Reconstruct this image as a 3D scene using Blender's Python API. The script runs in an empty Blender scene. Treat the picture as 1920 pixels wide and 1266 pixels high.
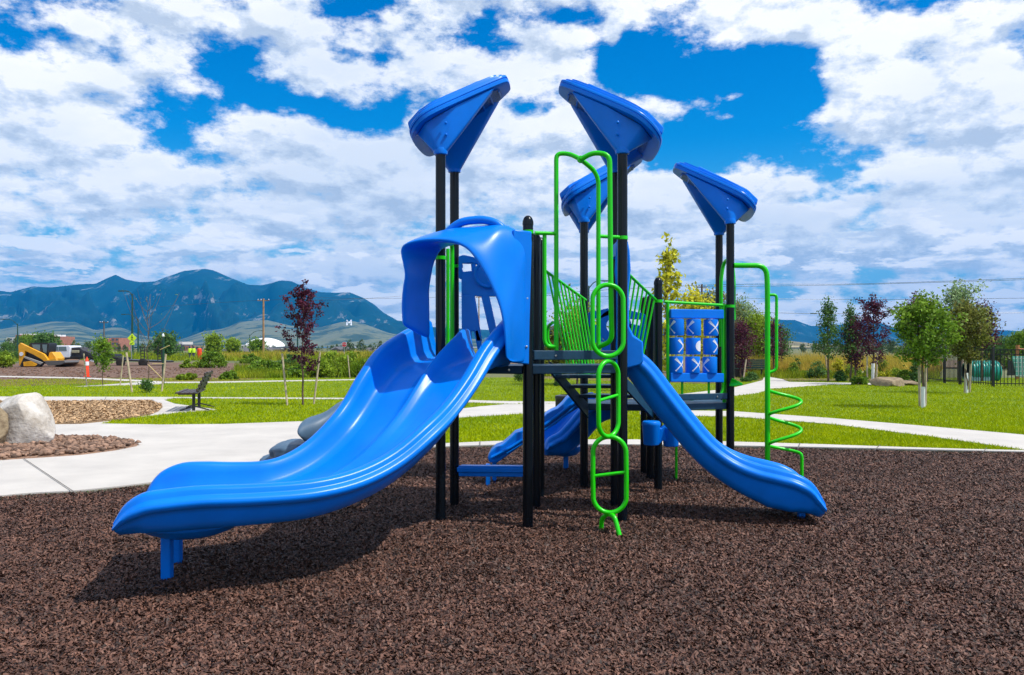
import bpy, bmesh, math, random
import numpy as np
from mathutils import Vector, Matrix, noise as mnoise
R = math.radians
random.seed(7)
rng = np.random.default_rng(11)
C = bpy.context.scene.collection
scene = bpy.context.scene

# ------------------------------------------------------------------ camera
F_PX, CAMH, HY, CX = 1493.0, 1.6, 652.0, 960.0      # focal length in photo pixels, eye height, horizon row, centre column
cam_d = bpy.data.cameras.new('camera')
cam = bpy.data.objects.new('camera', cam_d); C.objects.link(cam)
cam.location = (0, 0, CAMH); cam.rotation_euler = (R(90), 0, 0)
cam_d.sensor_width = 36.0; cam_d.lens = F_PX / 1920.0 * 36.0
cam_d.shift_y = (HY - 633.0) / 1920.0
cam_d.clip_start = 0.05; cam_d.clip_end = 40000
scene.camera = cam

# ------------------------------------------------------------------ light
SUN_EL, SUN_AZ = R(57), R(20)            # azimuth: measured from +X towards the camera side (-Y)
sdir = Vector((math.cos(SUN_EL)*math.cos(SUN_AZ), -math.cos(SUN_EL)*math.sin(SUN_AZ), math.sin(SUN_EL)))
sun_d = bpy.data.lights.new('sun', 'SUN'); sun = bpy.data.objects.new('sun', sun_d); C.objects.link(sun)
sun_d.energy = 5.0; sun_d.angle = R(0.5); sun_d.color = (1.0, 0.95, 0.88)
sun.rotation_euler = (-sdir).to_track_quat('-Z', 'Y').to_euler()
scene.view_settings.view_transform = 'Standard'; scene.view_settings.look = 'None'
scene.view_settings.gamma = 1.0; scene.view_settings.exposure = 0.0
scene.cycles.volume_bounces = 0
scene.cycles.max_bounces = 6
scene.cycles.transparent_max_bounces = 8

def build_world():
    w = bpy.data.worlds.new('World'); scene.world = w; w.use_nodes = True
    nt = w.node_tree; nt.nodes.clear(); L = nt.links
    def N(t, **k):
        n = nt.nodes.new(t)
        for a, b in k.items(): setattr(n, a, b)
        return n
    def math_(op, a, b=None, c=None, clamp=False):
        n = N('ShaderNodeMath', operation=op); n.use_clamp = clamp
        for i, v in enumerate((a, b, c)):
            if v is None: continue
            if isinstance(v, (int, float)): n.inputs[i].default_value = v
            else: L.new(v, n.inputs[i])
        return n.outputs[0]
    out = N('ShaderNodeOutputWorld')
    sky = N('ShaderNodeTexSky', sky_type='NISHITA'); sky.sun_disc = False
    sky.sun_elevation = SUN_EL; sky.sun_rotation = R(90) + SUN_AZ
    sky.air_density = 1.0; sky.dust_density = 0.3; sky.ozone_density = 3.0
    hs = N('ShaderNodeHueSaturation'); hs.inputs['Saturation'].default_value = SKY_SAT; hs.inputs['Value'].default_value = SKY_VAL
    L.new(sky.outputs[0], hs.inputs['Color'])
    bg1 = N('ShaderNodeBackground'); bg1.inputs[1].default_value = 0.1; 
    tint = N('ShaderNodeMix', data_type='RGBA', blend_type='MULTIPLY'); tint.inputs[0].default_value = 1
    L.new(hs.outputs[0], tint.inputs[6]); tint.inputs[7].default_value = (0.14, 1.22, 1.38, 1)
    L.new(tint.outputs[2], bg1.inputs[0])
    tc = N('ShaderNodeTexCoord'); sep = N('ShaderNodeSeparateXYZ'); L.new(tc.outputs['Generated'], sep.inputs[0])
    x, y, z = sep.outputs
    az = math_('ARCTAN2', x, y)
    hyp = math_('SQRT', math_('ADD', math_('MULTIPLY', x, x), math_('MULTIPLY', y, y)))
    el = math_('ARCTAN2', z, hyp)
    # cloud layer seen in perspective: plane coordinates
    den = math_('ADD', math_('MAXIMUM', z, 0.0), 0.17)
    pxv = math_('DIVIDE', x, den); pyv = math_('DIVIDE', y, den)
    comb = N('ShaderNodeCombineXYZ'); L.new(pxv, comb.inputs[0]); L.new(pyv, comb.inputs[1]); comb.inputs[2].default_value = 0.37
    def noise(vec, scale, detail, rough, dist=0.0, off=None):
        if off is not None:
            a = N('ShaderNodeVectorMath', operation='ADD'); L.new(vec, a.inputs[0]); a.inputs[1].default_value = off; vec = a.outputs[0]
        n = N('ShaderNodeTexNoise'); n.noise_dimensions = '3D'
        n.inputs['Scale'].default_value = scale; n.inputs['Detail'].default_value = detail
        n.inputs['Roughness'].default_value = rough; n.inputs['Distortion'].default_value = dist
        L.new(vec, n.inputs['Vector']); return n.outputs[0]
    dirv = N('ShaderNodeCombineXYZ'); L.new(az, dirv.inputs[0]); L.new(math_('MULTIPLY', el, 1.7), dirv.inputs[1]); dirv.inputs[2].default_value = 1.7
    lowv = N('ShaderNodeCombineXYZ'); L.new(az, lowv.inputs[0]); L.new(math_('MULTIPLY', el, 3.4), lowv.inputs[1]); lowv.inputs[2].default_value = 4.4
    def dens(off, off2):
        a = noise(comb.outputs[0], 1.1, 10, 0.60, 0.1, off)
        b = noise(dirv.outputs[0], 8.0, 12, 0.61, 0.0, off2)
        return math_('SUBTRACT', math_('ADD', math_('MULTIPLY', a, 0.55), math_('MULTIPLY', b, 0.80)), 0.178)
    d0 = dens((3.1, 1.7, 0), (0.3, 0.2, 0)); 
    d1 = dens((3.1 + 0.06, 1.7 - 0.10, 0), (0.3 + 0.010, 0.2 + 0.030, 0))
    holes = None
    blobs = CLOUD_HOLES
    for (px, py, rx, ry, amp) in blobs:
        a0 = math.atan((px - CX) / F_PX); e0 = math.atan((HY - py) / F_PX * math.cos(a0))
        du = math_('DIVIDE', math_('SUBTRACT', az, a0), rx / F_PX); dv = math_('DIVIDE', math_('SUBTRACT', el, e0), ry / F_PX)
        s = math_('ADD', math_('MULTIPLY', du, du), math_('MULTIPLY', dv, dv))
        g = math_('MULTIPLY', math_('EXPONENT', math_('MULTIPLY', s, -1.0)), amp)
        holes = g if holes is None else math_('ADD', holes, g)
    cov = math_('SUBTRACT', math_('ADD', d0, 0.083), holes)
    ramp = N('ShaderNodeMapRange', interpolation_type='SMOOTHSTEP'); L.new(cov, ramp.inputs[0])
    ramp.inputs[1].default_value = 0.485; ramp.inputs[2].default_value = 0.59
    mask = math_('MULTIPLY', ramp.outputs[0], 0.97)
    # bank of small heaped clouds low over the horizon
    q0 = noise(lowv.outputs[0], 11.0, 11, 0.62, 0.15); q1 = noise(lowv.outputs[0], 11.0, 11, 0.62, 0.15, (0.008, 0.045, 0))
    bank = N('ShaderNodeMapRange', interpolation_type='SMOOTHSTEP'); L.new(el, bank.inputs[0]); bank.inputs[1].default_value = 0.19; bank.inputs[2].default_value = 0.10
    qm = N('ShaderNodeMapRange', interpolation_type='SMOOTHSTEP'); L.new(q0, qm.inputs[0]); qm.inputs[1].default_value = 0.47; qm.inputs[2].default_value = 0.54
    mask2 = math_('MULTIPLY', math_('MULTIPLY', qm.outputs[0], bank.outputs[0]), 0.93)
    # light on the clouds: density falling off towards the sun reads bright, thick parts read grey
    diff = math_('SUBTRACT', d0, d1)
    lit = N('ShaderNodeMapRange'); L.new(diff, lit.inputs[0]); lit.inputs[1].default_value = -0.075; lit.inputs[2].default_value = 0.03
    n3 = noise(comb.outputs[0], 0.7, 8, 0.6, 0.2, (8.2, 2.2, 0))
    sh = N('ShaderNodeMapRange'); L.new(n3, sh.inputs[0]); sh.inputs[1].default_value = 0.34; sh.inputs[2].default_value = 0.56
    thin = N('ShaderNodeMapRange'); L.new(cov, thin.inputs[0]); thin.inputs[1].default_value = 0.62; thin.inputs[2].default_value = 0.54
    shadeA = math_('MULTIPLY', math_('ADD', math_('MULTIPLY', lit.outputs[0], 0.60), 0.22), math_('ADD', math_('MULTIPLY', sh.outputs[0], 0.34), 0.74), clamp=True)
    shadeA = math_('ADD', shadeA, math_('MULTIPLY', thin.outputs[0], 0.12), clamp=True)
    litB = N('ShaderNodeMapRange'); L.new(math_('SUBTRACT', q0, q1), litB.inputs[0]); litB.inputs[1].default_value = -0.06; litB.inputs[2].default_value = 0.06; litB.inputs[3].default_value = 0.32; litB.inputs[4].default_value = 1.0
    mixS = N('ShaderNodeMix', data_type='FLOAT'); L.new(mask2, mixS.inputs[0]); L.new(shadeA, mixS.inputs[2]); L.new(litB.outputs[0], mixS.inputs[3])
    shade = mixS.outputs[0]
    mask = math_('MAXIMUM', math_('MULTIPLY', mask, 1.0), mask2)
    ccol = N('ShaderNodeValToRGB'); L.new(shade, ccol.inputs[0])
    e = ccol.color_ramp.elements
    e[0].position = 0.15; e[0].color = (0.40, 0.48, 0.60, 1); e[1].position = 0.92; e[1].color = (0.93, 0.92, 0.92, 1)
    m = e.new(0.55); m.color = (0.64, 0.70, 0.78, 1)
    bg2 = N('ShaderNodeBackground'); L.new(ccol.outputs[0], bg2.inputs[0]); bg2.inputs[1].default_value = 1.34
    # paler sky low over the horizon
    low = N('ShaderNodeMapRange', interpolation_type='SMOOTHSTEP'); L.new(el, low.inputs[0]); low.inputs[1].default_value = 0.0; low.inputs[2].default_value = 0.26
    low.inputs[3].default_value = 1.0; low.inputs[4].default_value = 0.0
    bg3 = N('ShaderNodeBackground'); bg3.inputs[0].default_value = (0.32, 0.58, 0.82, 1); bg3.inputs[1].default_value = 1.0
    mixl = N('ShaderNodeMixShader'); L.new(low.outputs[0], mixl.inputs[0]); L.new(bg1.outputs[0], mixl.inputs[1]); L.new(bg3.outputs[0], mixl.inputs[2])
    mix = N('ShaderNodeMixShader'); L.new(mask, mix.inputs[0]); L.new(mixl.outputs[0], mix.inputs[1]); L.new(bg2.outputs[0], mix.inputs[2])
    L.new(mix.outputs[0], out.inputs[0])

SKY_SAT, SKY_VAL = 1.5, 1.15
HAZE, HAZE_COL = 7.5e-5, (0.0, 0.38, 1.0, 1)
CLOUD_HOLES = [
    (1280, 125, 150, 62, .17), (1400, 240, 110, 60, .15), (1180, 110, 90, 50, .11), (1250, 280, 100, 45, .11), (1490, 130, 50, 60, .09),
    (560, 195, 130, 22, .11), (700, 165, 60, 20, .07), (900, 85, 50, 50, .07), (960, 190, 60, 30, .11), (15, 80, 40, 22, .11), (1040, 30, 80, 16, .08),
    (1500, 300, 80, 26, .09), (1750, 560, 320, 20, .10), (640, 560, 200, 16, .08), (60, 360, 50, 40, .05), (1620, 600, 200, 14, .1), (470, 470, 120, 12, .08), (110, 440, 60, 20, .08), (1650, 350, 60, 12, .08), (1900, 560, 100, 20, .06),
    (300, 400, 350, 90, -.05), (1750, 200, 230, 200, -.09), (1420, 30, 160, 36, -.10), (200, 140, 200, 80, -.05), (600, 80, 200, 50, -.08), (750, 320, 200, 60, -.06), (1200, 480, 300, 50, -.04), (1150, 70, 16, 25, -.14), (1040, 95, 60, 40, -.14), (1380, 180, 26, 10, -.12), (1230, 235, 14, 10, -.12)]
build_world()

# ------------------------------------------------------------------ helpers
def P(px, py, Y):                       # a pixel of the photo at depth Y metres
    return Vector(((px - CX) / F_PX * Y, Y, CAMH - (py - HY) / F_PX * Y))
def G(px, py, z=0.0):                   # ground point of a pixel
    Y = (CAMH - z) * F_PX / (py - HY)
    return Vector(((px - CX) / F_PX * Y, Y, z))

OFF = {}
def empty(name, loc, label=None, cat=None, group=None):
    o = bpy.data.objects.new(name, None); C.objects.link(o); o.location = loc
    o.empty_display_size = 0.3
    OFF[o.name] = Vector(loc)
    return tag(o, label, cat, group)
def tag(o, label=None, cat=None, group=None, kind=None):
    if label: o['label'] = label
    if cat: o['category'] = cat
    if group: o['group'] = group
    if kind: o['kind'] = kind
    return o

class MB:
    def __init__(s): s.v = []; s.f = []
    def add(s, vs, fs):
        b = len(s.v); s.v += [tuple(p) for p in vs]; s.f += [tuple(i + b for i in f) for f in fs]
    def box(s, c, size, rot=None):
        c = Vector(c); hx, hy, hz = size[0]/2, size[1]/2, size[2]/2
        vs = [Vector((x, y, z)) for x in (-hx, hx) for y in (-hy, hy) for z in (-hz, hz)]
        if rot is not None: vs = [rot @ p for p in vs]
        s.add([p + c for p in vs], [(0,1,3,2),(4,6,7,5),(0,4,5,1),(2,3,7,6),(0,2,6,4),(1,5,7,3)])
    def bar(s, a, b, w, h, up=Vector((0,0,1))):
        a, b = Vector(a), Vector(b); d = (b - a); l = d.length; d.normalize()
        x = d.cross(up); x.normalize(); u = x.cross(d)
        rot = Matrix((x, d, u)).transposed()
        s.box((a + b)/2, (w, l, h), rot)
    def tube(s, pts, r, n=10, cap=True):
        pts = [Vector(p) for p in pts]; rs = r if isinstance(r, (list, tuple)) else [r]*len(pts)
        t0 = (pts[1] - pts[0]).normalized()
        up = Vector((0,0,1)) if abs(t0.z) < .9 else Vector((1,0,0))
        nx = t0.cross(up).normalized(); vs = []; m = len(pts)
        for i, p in enumerate(pts):
            a = pts[max(i-1, 0)]; b = pts[min(i+1, m-1)]; t = (b - a).normalized()
            nx = (nx - t * nx.dot(t)).normalized(); ny = t.cross(nx)
            for k in range(n):
                an = 2*math.pi*k/n; vs.append(p + (nx*math.cos(an) + ny*math.sin(an))*rs[i])
        fs = [(i*n + k, i*n + (k+1) % n, (i+1)*n + (k+1) % n, (i+1)*n + k) for i in range(m-1) for k in range(n)]
        if cap: fs += [tuple(range(n))[::-1], tuple((m-1)*n + k for k in range(n))]
        s.add(vs, fs)
    def lathe(s, c, prof, n=20, axis='z'):
        c = Vector(c); vs = []; m = len(prof)
        for (r, h) in prof:
            for k in range(n):
                a = 2*math.pi*k/n
                p = Vector((r*math.cos(a), r*math.sin(a), h))
                if axis == 'y': p = Vector((p.x, p.z, p.y))
                if axis == 'x': p = Vector((p.z, p.x, p.y))
                vs.append(c + p)
        fs = [(i*n + k, i*n + (k+1) % n, (i+1)*n + (k+1) % n, (i+1)*n + k) for i in range(m-1) for k in range(n)]
        if prof[0][0] > 1e-6: fs.append(tuple(range(n))[::-1])
        if prof[-1][0] > 1e-6: fs.append(tuple((m-1)*n + k for k in range(n)))
        s.add(vs, fs)
    def loft(s, secs, closed=True, cap=True):
        n = len(secs[0]); m = len(secs); vs = [p for q in secs for p in q]
        kk = n if closed else n - 1
        fs = [(i*n + k, i*n + (k+1) % n, (i+1)*n + (k+1) % n, (i+1)*n + k) for i in range(m-1) for k in range(kk)]
        if cap and closed: fs += [tuple(range(n))[::-1], tuple((m-1)*n + k for k in range(n))]
        s.add(vs, fs)
    def prism(s, poly, d):               # poly: list of 3D points, extruded by vector d
        n = len(poly); d = Vector(d); vs = [Vector(p) for p in poly] + [Vector(p) + d for p in poly]
        s.add(vs, [tuple(range(n))[::-1], tuple(range(n, 2*n))] + [(i, (i+1) % n, n + (i+1) % n, n + i) for i in range(n)])
    def build(s, name, m, parent=None, smooth=True, bevel=0, subsurf=0, angle=40):
        off = OFF.get(parent.name, Vector((0,0,0))) if parent is not None else Vector((0,0,0))
        me = bpy.data.meshes.new(name)
        me.from_pydata([(x - off.x, y - off.y, z - off.z) for x, y, z in s.v], [], s.f); me.update()
        bm = bmesh.new(); bm.from_mesh(me); bmesh.ops.remove_doubles(bm, verts=bm.verts, dist=1e-5)
        bmesh.ops.recalc_face_normals(bm, faces=bm.faces); bm.to_mesh(me); bm.free()
        o = bpy.data.objects.new(name, me); C.objects.link(o); me.materials.append(m)
        if parent is not None: o.parent = parent
        OFF[o.name] = off
        if bevel:
            b = o.modifiers.new('bevel', 'BEVEL'); b.width = bevel; b.segments = 2; b.limit_method = 'ANGLE'; b.angle_limit = R(35)
        if subsurf:
            b = o.modifiers.new('subsurf', 'SUBSURF'); b.levels = subsurf; b.render_levels = subsurf
        if smooth:
            me.polygons.foreach_set('use_smooth', [True]*len(me.polygons))
            if not subsurf:
                try: me.set_sharp_from_angle(angle=R(angle))
                except Exception: pass
        return o

def rawmesh(name, V, F, m, parent=None, smooth=False):      # numpy arrays: V (n,3), F (k,3|4)
    off = OFF.get(parent.name, Vector((0,0,0))) if parent is not None else Vector((0,0,0))
    V = np.asarray(V, dtype=np.float32) - np.array(off, dtype=np.float32); F = np.asarray(F, dtype=np.int32)
    me = bpy.data.meshes.new(name); k = F.shape[1]
    me.vertices.add(len(V)); me.vertices.foreach_set('co', V.ravel())
    me.loops.add(F.size); me.loops.foreach_set('vertex_index', F.ravel())
    me.polygons.add(len(F)); me.polygons.foreach_set('loop_start', np.arange(0, F.size, k, dtype=np.int32))
    me.update(calc_edges=True); me.materials.append(m)
    if smooth: me.polygons.foreach_set('use_smooth', np.ones(len(F), dtype=bool))
    o = bpy.data.objects.new(name, me); C.objects.link(o)
    if parent is not None: o.parent = parent
    OFF[o.name] = off
    return o

def catmull(pts, per=8, closed=False):
    pts = [Vector(p) for p in pts]; n = len(pts); out = []
    rngk = range(n if closed else n-1)
    for i in rngk:
        if closed: p0, p1, p2, p3 = pts[(i-1) % n], pts[i], pts[(i+1) % n], pts[(i+2) % n]
        else: p0, p1, p2, p3 = pts[max(i-1,0)], pts[i], pts[i+1], pts[min(i+2,n-1)]
        for k in range(per):
            t = k/per
            out.append(0.5*((2*p1) + (p2-p0)*t + (2*p0-5*p1+4*p2-p3)*t*t + (3*p1-p0-3*p2+p3)*t**3))
    if not closed: out.append(pts[-1])
    return out
def fillet(pts, r=0.1, n=6, closed=False):
    pts = [Vector(p) for p in pts]; out = []; N = len(pts)
    for i, p in enumerate(pts):
        if not closed and (i == 0 or i == N-1): out.append(p); continue
        a = pts[(i-1) % N]; b = pts[(i+1) % N]; da = (a-p); db = (b-p)
        q = min(r, da.length*.48, db.length*.48); da.normalize(); db.normalize()
        s, e = p + da*q, p + db*q
        for k in range(n+1):
            t = k/n; out.append(s*(1-t)**2 + p*2*t*(1-t) + e*t*t)
    return out

# ------------------------------------------------------------------ materials
def mat(name, col, rough=0.6, metal=0.0, var=0.0, scale=8.0, bump=0.0, bscale=None, coat=0.0, col2=None, coords='Object', detail=6, island=0.0, spec=0.5, transl=0.0):
    m = bpy.data.materials.new(name); m.use_nodes = True; nt = m.node_tree; L = nt.links
    b = nt.nodes['Principled BSDF']; b.inputs['Roughness'].default_value = rough; b.inputs['Metallic'].default_value = metal
    b.inputs['Coat Weight'].default_value = coat; b.inputs['Specular IOR Level'].default_value = spec
    c = (*col, 1); b.inputs['Base Color'].default_value = c
    src = None
    if var or col2 is not None or bump:
        tc = nt.nodes.new('ShaderNodeTexCoord')
    if var or col2 is not None:
        n = nt.nodes.new('ShaderNodeTexNoise'); n.inputs['Scale'].default_value = scale; n.inputs['Detail'].default_value = detail; n.inputs['Roughness'].default_value = .65
        L.new(tc.outputs[coords], n.inputs['Vector'])
        r = nt.nodes.new('ShaderNodeValToRGB'); L.new(n.outputs[0], r.inputs[0])
        k2 = col2 if col2 is not None else tuple(x*(1-var) for x in col)
        k1 = col if col2 is not None else tuple(min(1, x*(1+var)) for x in col)
        r.color_ramp.elements[0].position = .35; r.color_ramp.elements[1].position = .65
        r.color_ramp.elements[0].color = (*k2, 1); r.color_ramp.elements[1].color = (*k1, 1)
        src = r.outputs[0]
    if island:
        g = nt.nodes.new('ShaderNodeNewGeometry'); mr = nt.nodes.new('ShaderNodeMapRange')
        L.new(g.outputs['Random Per Island'], mr.inputs[0]); mr.inputs[3].default_value = 1 - island; mr.inputs[4].default_value = 1 + island
        mx = nt.nodes.new('ShaderNodeVectorMath'); mx.operation = 'SCALE'; L.new(mr.outputs[0], mx.inputs['Scale'])
        if src is not None: L.new(src, mx.inputs[0])
        else: mx.inputs[0].default_value = col
        src = mx.outputs[0]
    if src is not None: L.new(src, b.inputs['Base Color'])
    if bump:
        n2 = nt.nodes.new('ShaderNodeTexNoise'); n2.inputs['Scale'].default_value = bscale or scale*4; n2.inputs['Detail'].default_value = 5
        L.new(tc.outputs[coords], n2.inputs['Vector'])
        bp = nt.nodes.new('ShaderNodeBump'); bp.inputs['Strength'].default_value = bump; bp.inputs['Distance'].default_value = 0.02
        L.new(n2.outputs[0], bp.inputs['Height']); L.new(bp.outputs[0], b.inputs['Normal'])
    if transl:
        t = nt.nodes.new('ShaderNodeBsdfTranslucent'); mxs = nt.nodes.new('ShaderNodeMixShader'); mxs.inputs[0].default_value = transl
        if src is not None: L.new(src, t.inputs[0])
        else: t.inputs[0].default_value = c
        o = nt.nodes['Material Output']; L.new(b.outputs[0], mxs.inputs[1]); L.new(t.outputs[0], mxs.inputs[2]); L.new(mxs.outputs[0], o.inputs[0])
    return m

M = {}
M['blue'] = mat('blue_plastic', (0.0, 0.185, 0.76), .30, var=.07, scale=2.5, bump=.03, bscale=140, spec=.22)
M['green'] = mat('green_pipe', (0.015, 0.60, 0.0), .3, var=.04, scale=6, spec=.4)
M['post'] = mat('dark_post', (0.002, 0.005, 0.009), .25, var=.2, scale=3, spec=.3)
M['deck'] = mat('deck_coating', (0.004, 0.05, 0.10), .5, var=.15, scale=20, bump=.1, bscale=200)
M['white'] = mat('white_mark', (0.80, 0.82, 0.85), .5)
M['steel'] = mat('steel', (0.6, 0.6, 0.6), .3, metal=1)
M['chip'] = mat('mulch_chip', (0.098, 0.046, 0.030), .6, island=.88, var=.25, scale=1.5, spec=.35)
M['mulchbase'] = mat('mulch_ground', (0.035, 0.018, 0.013), .9, var=.5, scale=60, bump=.8, bscale=90)
M['concrete'] = mat('concrete', (0.56, 0.525, 0.475), .85, col2=(0.47, 0.44, 0.40), scale=1.1, bump=.12, bscale=90, detail=10)
M['grassbase'] = mat('lawn_ground', (0.17, 0.25, 0.010), .9, col2=(0.09, 0.17, 0.006), scale=1.6, bump=.6, bscale=30, detail=10)
M['grass'] = mat('grass_blade', (0.43, 0.49, 0.0), .6, col2=(0.28, 0.38, 0.0), scale=.5, island=.22, transl=.3, spec=.1)
M['drygrass'] = mat('dry_grass', (0.62, 0.42, 0.08), .7, col2=(0.36, 0.34, 0.03), scale=.25, island=.35, transl=.35, spec=.1)
M['weed'] = mat('green_weeds', (0.34, 0.38, 0.02), .7, col2=(0.12, 0.21, 0.01), scale=.3, island=.4, transl=.3, spec=.1)
M['plain'] = mat('far_ground', (0.17, 0.16, 0.06), .95, col2=(0.07, 0.10, 0.03), scale=.02, detail=10)
M['dirt'] = mat('dirt', (0.21, 0.12, 0.075), .95, col2=(0.085, 0.045, 0.028), scale=.8, bump=1, bscale=4, detail=12)
M['tanchip'] = mat('wood_chips', (0.36, 0.235, 0.12), .9, col2=(0.20, 0.12, 0.06), scale=9, bump=1, bscale=40, detail=12)
M['woodchip'] = mat('tan_chip', (0.42, 0.27, 0.14), .8, island=.5)
M['rock'] = mat('river_rock', (0.22, 0.13, 0.085), .8, island=.55, var=.3, scale=6)
M['boulder'] = mat('pale_boulder', (0.74, 0.70, 0.64), .85, col2=(0.36, 0.31, 0.25), scale=3.0, bump=.8, bscale=18, detail=12)
M['boulder2'] = mat('tan_boulder', (0.36, 0.28, 0.17), .85, col2=(0.17, 0.12, 0.07), scale=5, bump=.9, bscale=18, detail=12)
M['greyplastic'] = mat('grey_plastic', (0.07, 0.13, 0.20), .45, var=.1, scale=3)
M['wood'] = mat('stake_wood', (0.50, 0.40, 0.27), .8, var=.25, scale=5)
M['polewood'] = mat('pole_wood', (0.34, 0.20, 0.10), .85, var=.3, scale=2)
M['oldwood'] = mat('weathered_pole', (0.12, 0.10, 0.08), .85, var=.3, scale=2)
M['bark'] = mat('bark', (0.13, 0.085, 0.055), .85, var=.35, scale=12)
M['black'] = mat('black_metal', (0.012, 0.012, 0.014), .4)
M['slat'] = mat('bench_slat', (0.055, 0.030, 0.024), .45, var=.3, scale=6)
M['guard'] = mat('trunk_guard', (0.78, 0.78, 0.76), .6)
def leafmat(name, a, b, isl=.45, t=.35, k=1.7): return mat(name, tuple(x*k for x in a), .6, col2=tuple(x*k for x in b), scale=1.3, island=isl, transl=t, spec=.2)
M['l_purple'] = leafmat('purple_leaf', (0.075, 0.014, 0.028), (0.030, 0.008, 0.022), .5, .2)
M['l_green'] = leafmat('green_leaf', (0.14, 0.22, 0.02), (0.06, 0.12, 0.010))
M['l_dark'] = leafmat('dark_leaf', (0.08, 0.15, 0.035), (0.035, 0.085, 0.02))
M['l_yellow'] = leafmat('yellow_leaf', (0.44, 0.40, 0.03), (0.24, 0.25, 0.015))
M['l_silver'] = leafmat('silver_leaf', (0.20, 0.27, 0.13), (0.09, 0.14, 0.06))
M['l_brown'] = leafmat('bronze_leaf', (0.15, 0.17, 0.03), (0.075, 0.06, 0.02))
M['l_bright'] = leafmat('bright_leaf', (0.20, 0.27, 0.02), (0.10, 0.16, 0.012))

# ------------------------------------------------------------------ setting: ground sheets
def pip(pts, poly):
    x, y = pts[:, 0], pts[:, 1]; ins = np.zeros(len(x), bool); n = len(poly)
    for i in range(n):
        x1, y1 = poly[i][0], poly[i][1]; x2, y2 = poly[(i+1) % n][0], poly[(i+1) % n][1]
        c = ((y1 > y) != (y2 > y)) & (x < (x2-x1)*(y-y1)/((y2-y1) + 1e-12) + x1); ins ^= c
    return ins
def sheet(name, poly, z, m, thick=0.0, kind='structure'):
    bm = bmesh.new(); vs = [bm.verts.new((p[0], p[1], z)) for p in poly]; f = bm.faces.new(vs)
    bmesh.ops.recalc_face_normals(bm, faces=[f])
    if f.normal.z < 0: f.normal_flip()
    if thick:
        lo = [bm.verts.new((p[0], p[1], z - thick)) for p in poly]; n = len(poly)
        for i in range(n): bm.faces.new((vs[i], vs[(i+1) % n], lo[(i+1) % n], lo[i]))
    bmesh.ops.triangulate(bm, faces=[f])
    bmesh.ops.recalc_face_normals(bm, faces=bm.faces)
    me = bpy.data.meshes.new(name); bm.to_mesh(me); bm.free(); me.materials.append(m)
    o = bpy.data.objects.new(name, me); C.objects.link(o); o['kind'] = kind
    return o
LZ, CZ = 0.035, 0.05       # lawn and concrete heights above the mulch
g = MB(); ng = 48; rr = 20000
g.add([(rr*math.cos(2*math.pi*k/ng), 3000 + rr*math.sin(2*math.pi*k/ng), -0.06) for k in range(ng)], [tuple(range(ng))])
tag(g.build('ground', M['plain'], smooth=False), kind='structure')

# inner edge of the play area, from far left round the back to far right
edge_px = [(-420, 990), (0, 938), (140, 928), (270, 914), (400, 893), (500, 868), (600, 852), (700, 846), (820, 843), (960, 839), (1200, 839), (1480, 843), (1920, 853), (2500, 868)]
edge = catmull([G(a, b, 0) for a, b in edge_px], 6)
front = [Vector((11.5, 5, 0)), Vector((10.0, -3, 0)), Vector((-7.0, -3, 0))]
mulch_poly = edge + [Vector((16, 9, 0)), Vector((15, -3, 0)), Vector((-9, -3, 0))]
g_m = sheet('mulch_bed', [(p.x*1.02, p.y + .15) for p in edge] + [(16.5, 9), (15, -3), (-9, -3)], 0.0, M['mulchbase'])
# lawn: behind the edge out to the path at the far side
lawn_poly = [(p.x, p.y) for p in edge] + [(40, 14), (60, 42)] + [(20, 41), (0, 41.5), (-22, 40.5), (-34, 33), (-60, 30), (-60, 10)]
lawn = sheet('lawn', lawn_poly, LZ, M['grassbase'], 0.3)
conc = []
def path(name, px, smooth=True, z=CZ, th=.09, m=None, extra=None):
    pts = [G(a, b, z) for a, b in px]
    if smooth: pts = catmull(pts, 5, True)
    q = [(p.x, p.y) for p in pts]
    if extra is not None: q = extra(q)
    conc.append(q); return sheet(name, q, z, m or M['concrete'], th)
# plaza on the left with kerb strip running behind the play area
kerb_out = [G(a, b, CZ) for a, b in [(2500, 848), (1920, 844), (1480, 831), (1200, 824), (960, 826), (820, 831), (740, 826), (660, 806), (600, 793)]]
kerb_out = catmull(kerb_out, 5)
plaza_back = [G(a, b, CZ) for a, b in [(562, 790), (420, 795), (300, 796), (188, 794), (219, 787), (284, 779), (322, 775), (340, 773), (407, 768), (372, 763), (328, 757), (308, 750), (324, 746.5),
    (640, 748.5), (760, 752), (830, 753), (946, 757), (1050, 757.5), (1050, 753), (940, 752), (830, 748.5), (640, 746), (330, 744.5), (0, 743.5), (-200, 744)]]
edge2 = [(p.x, p.y) for p in edge]
plz = edge2 + [(p.x, p.y) for p in kerb_out] + [(p.x, p.y) for p in plaza_back] + [(-16, 20), (-14, 9)]
conc.append(plz); sheet('plaza_pavement', plz, CZ, M['concrete'], .12)
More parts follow.
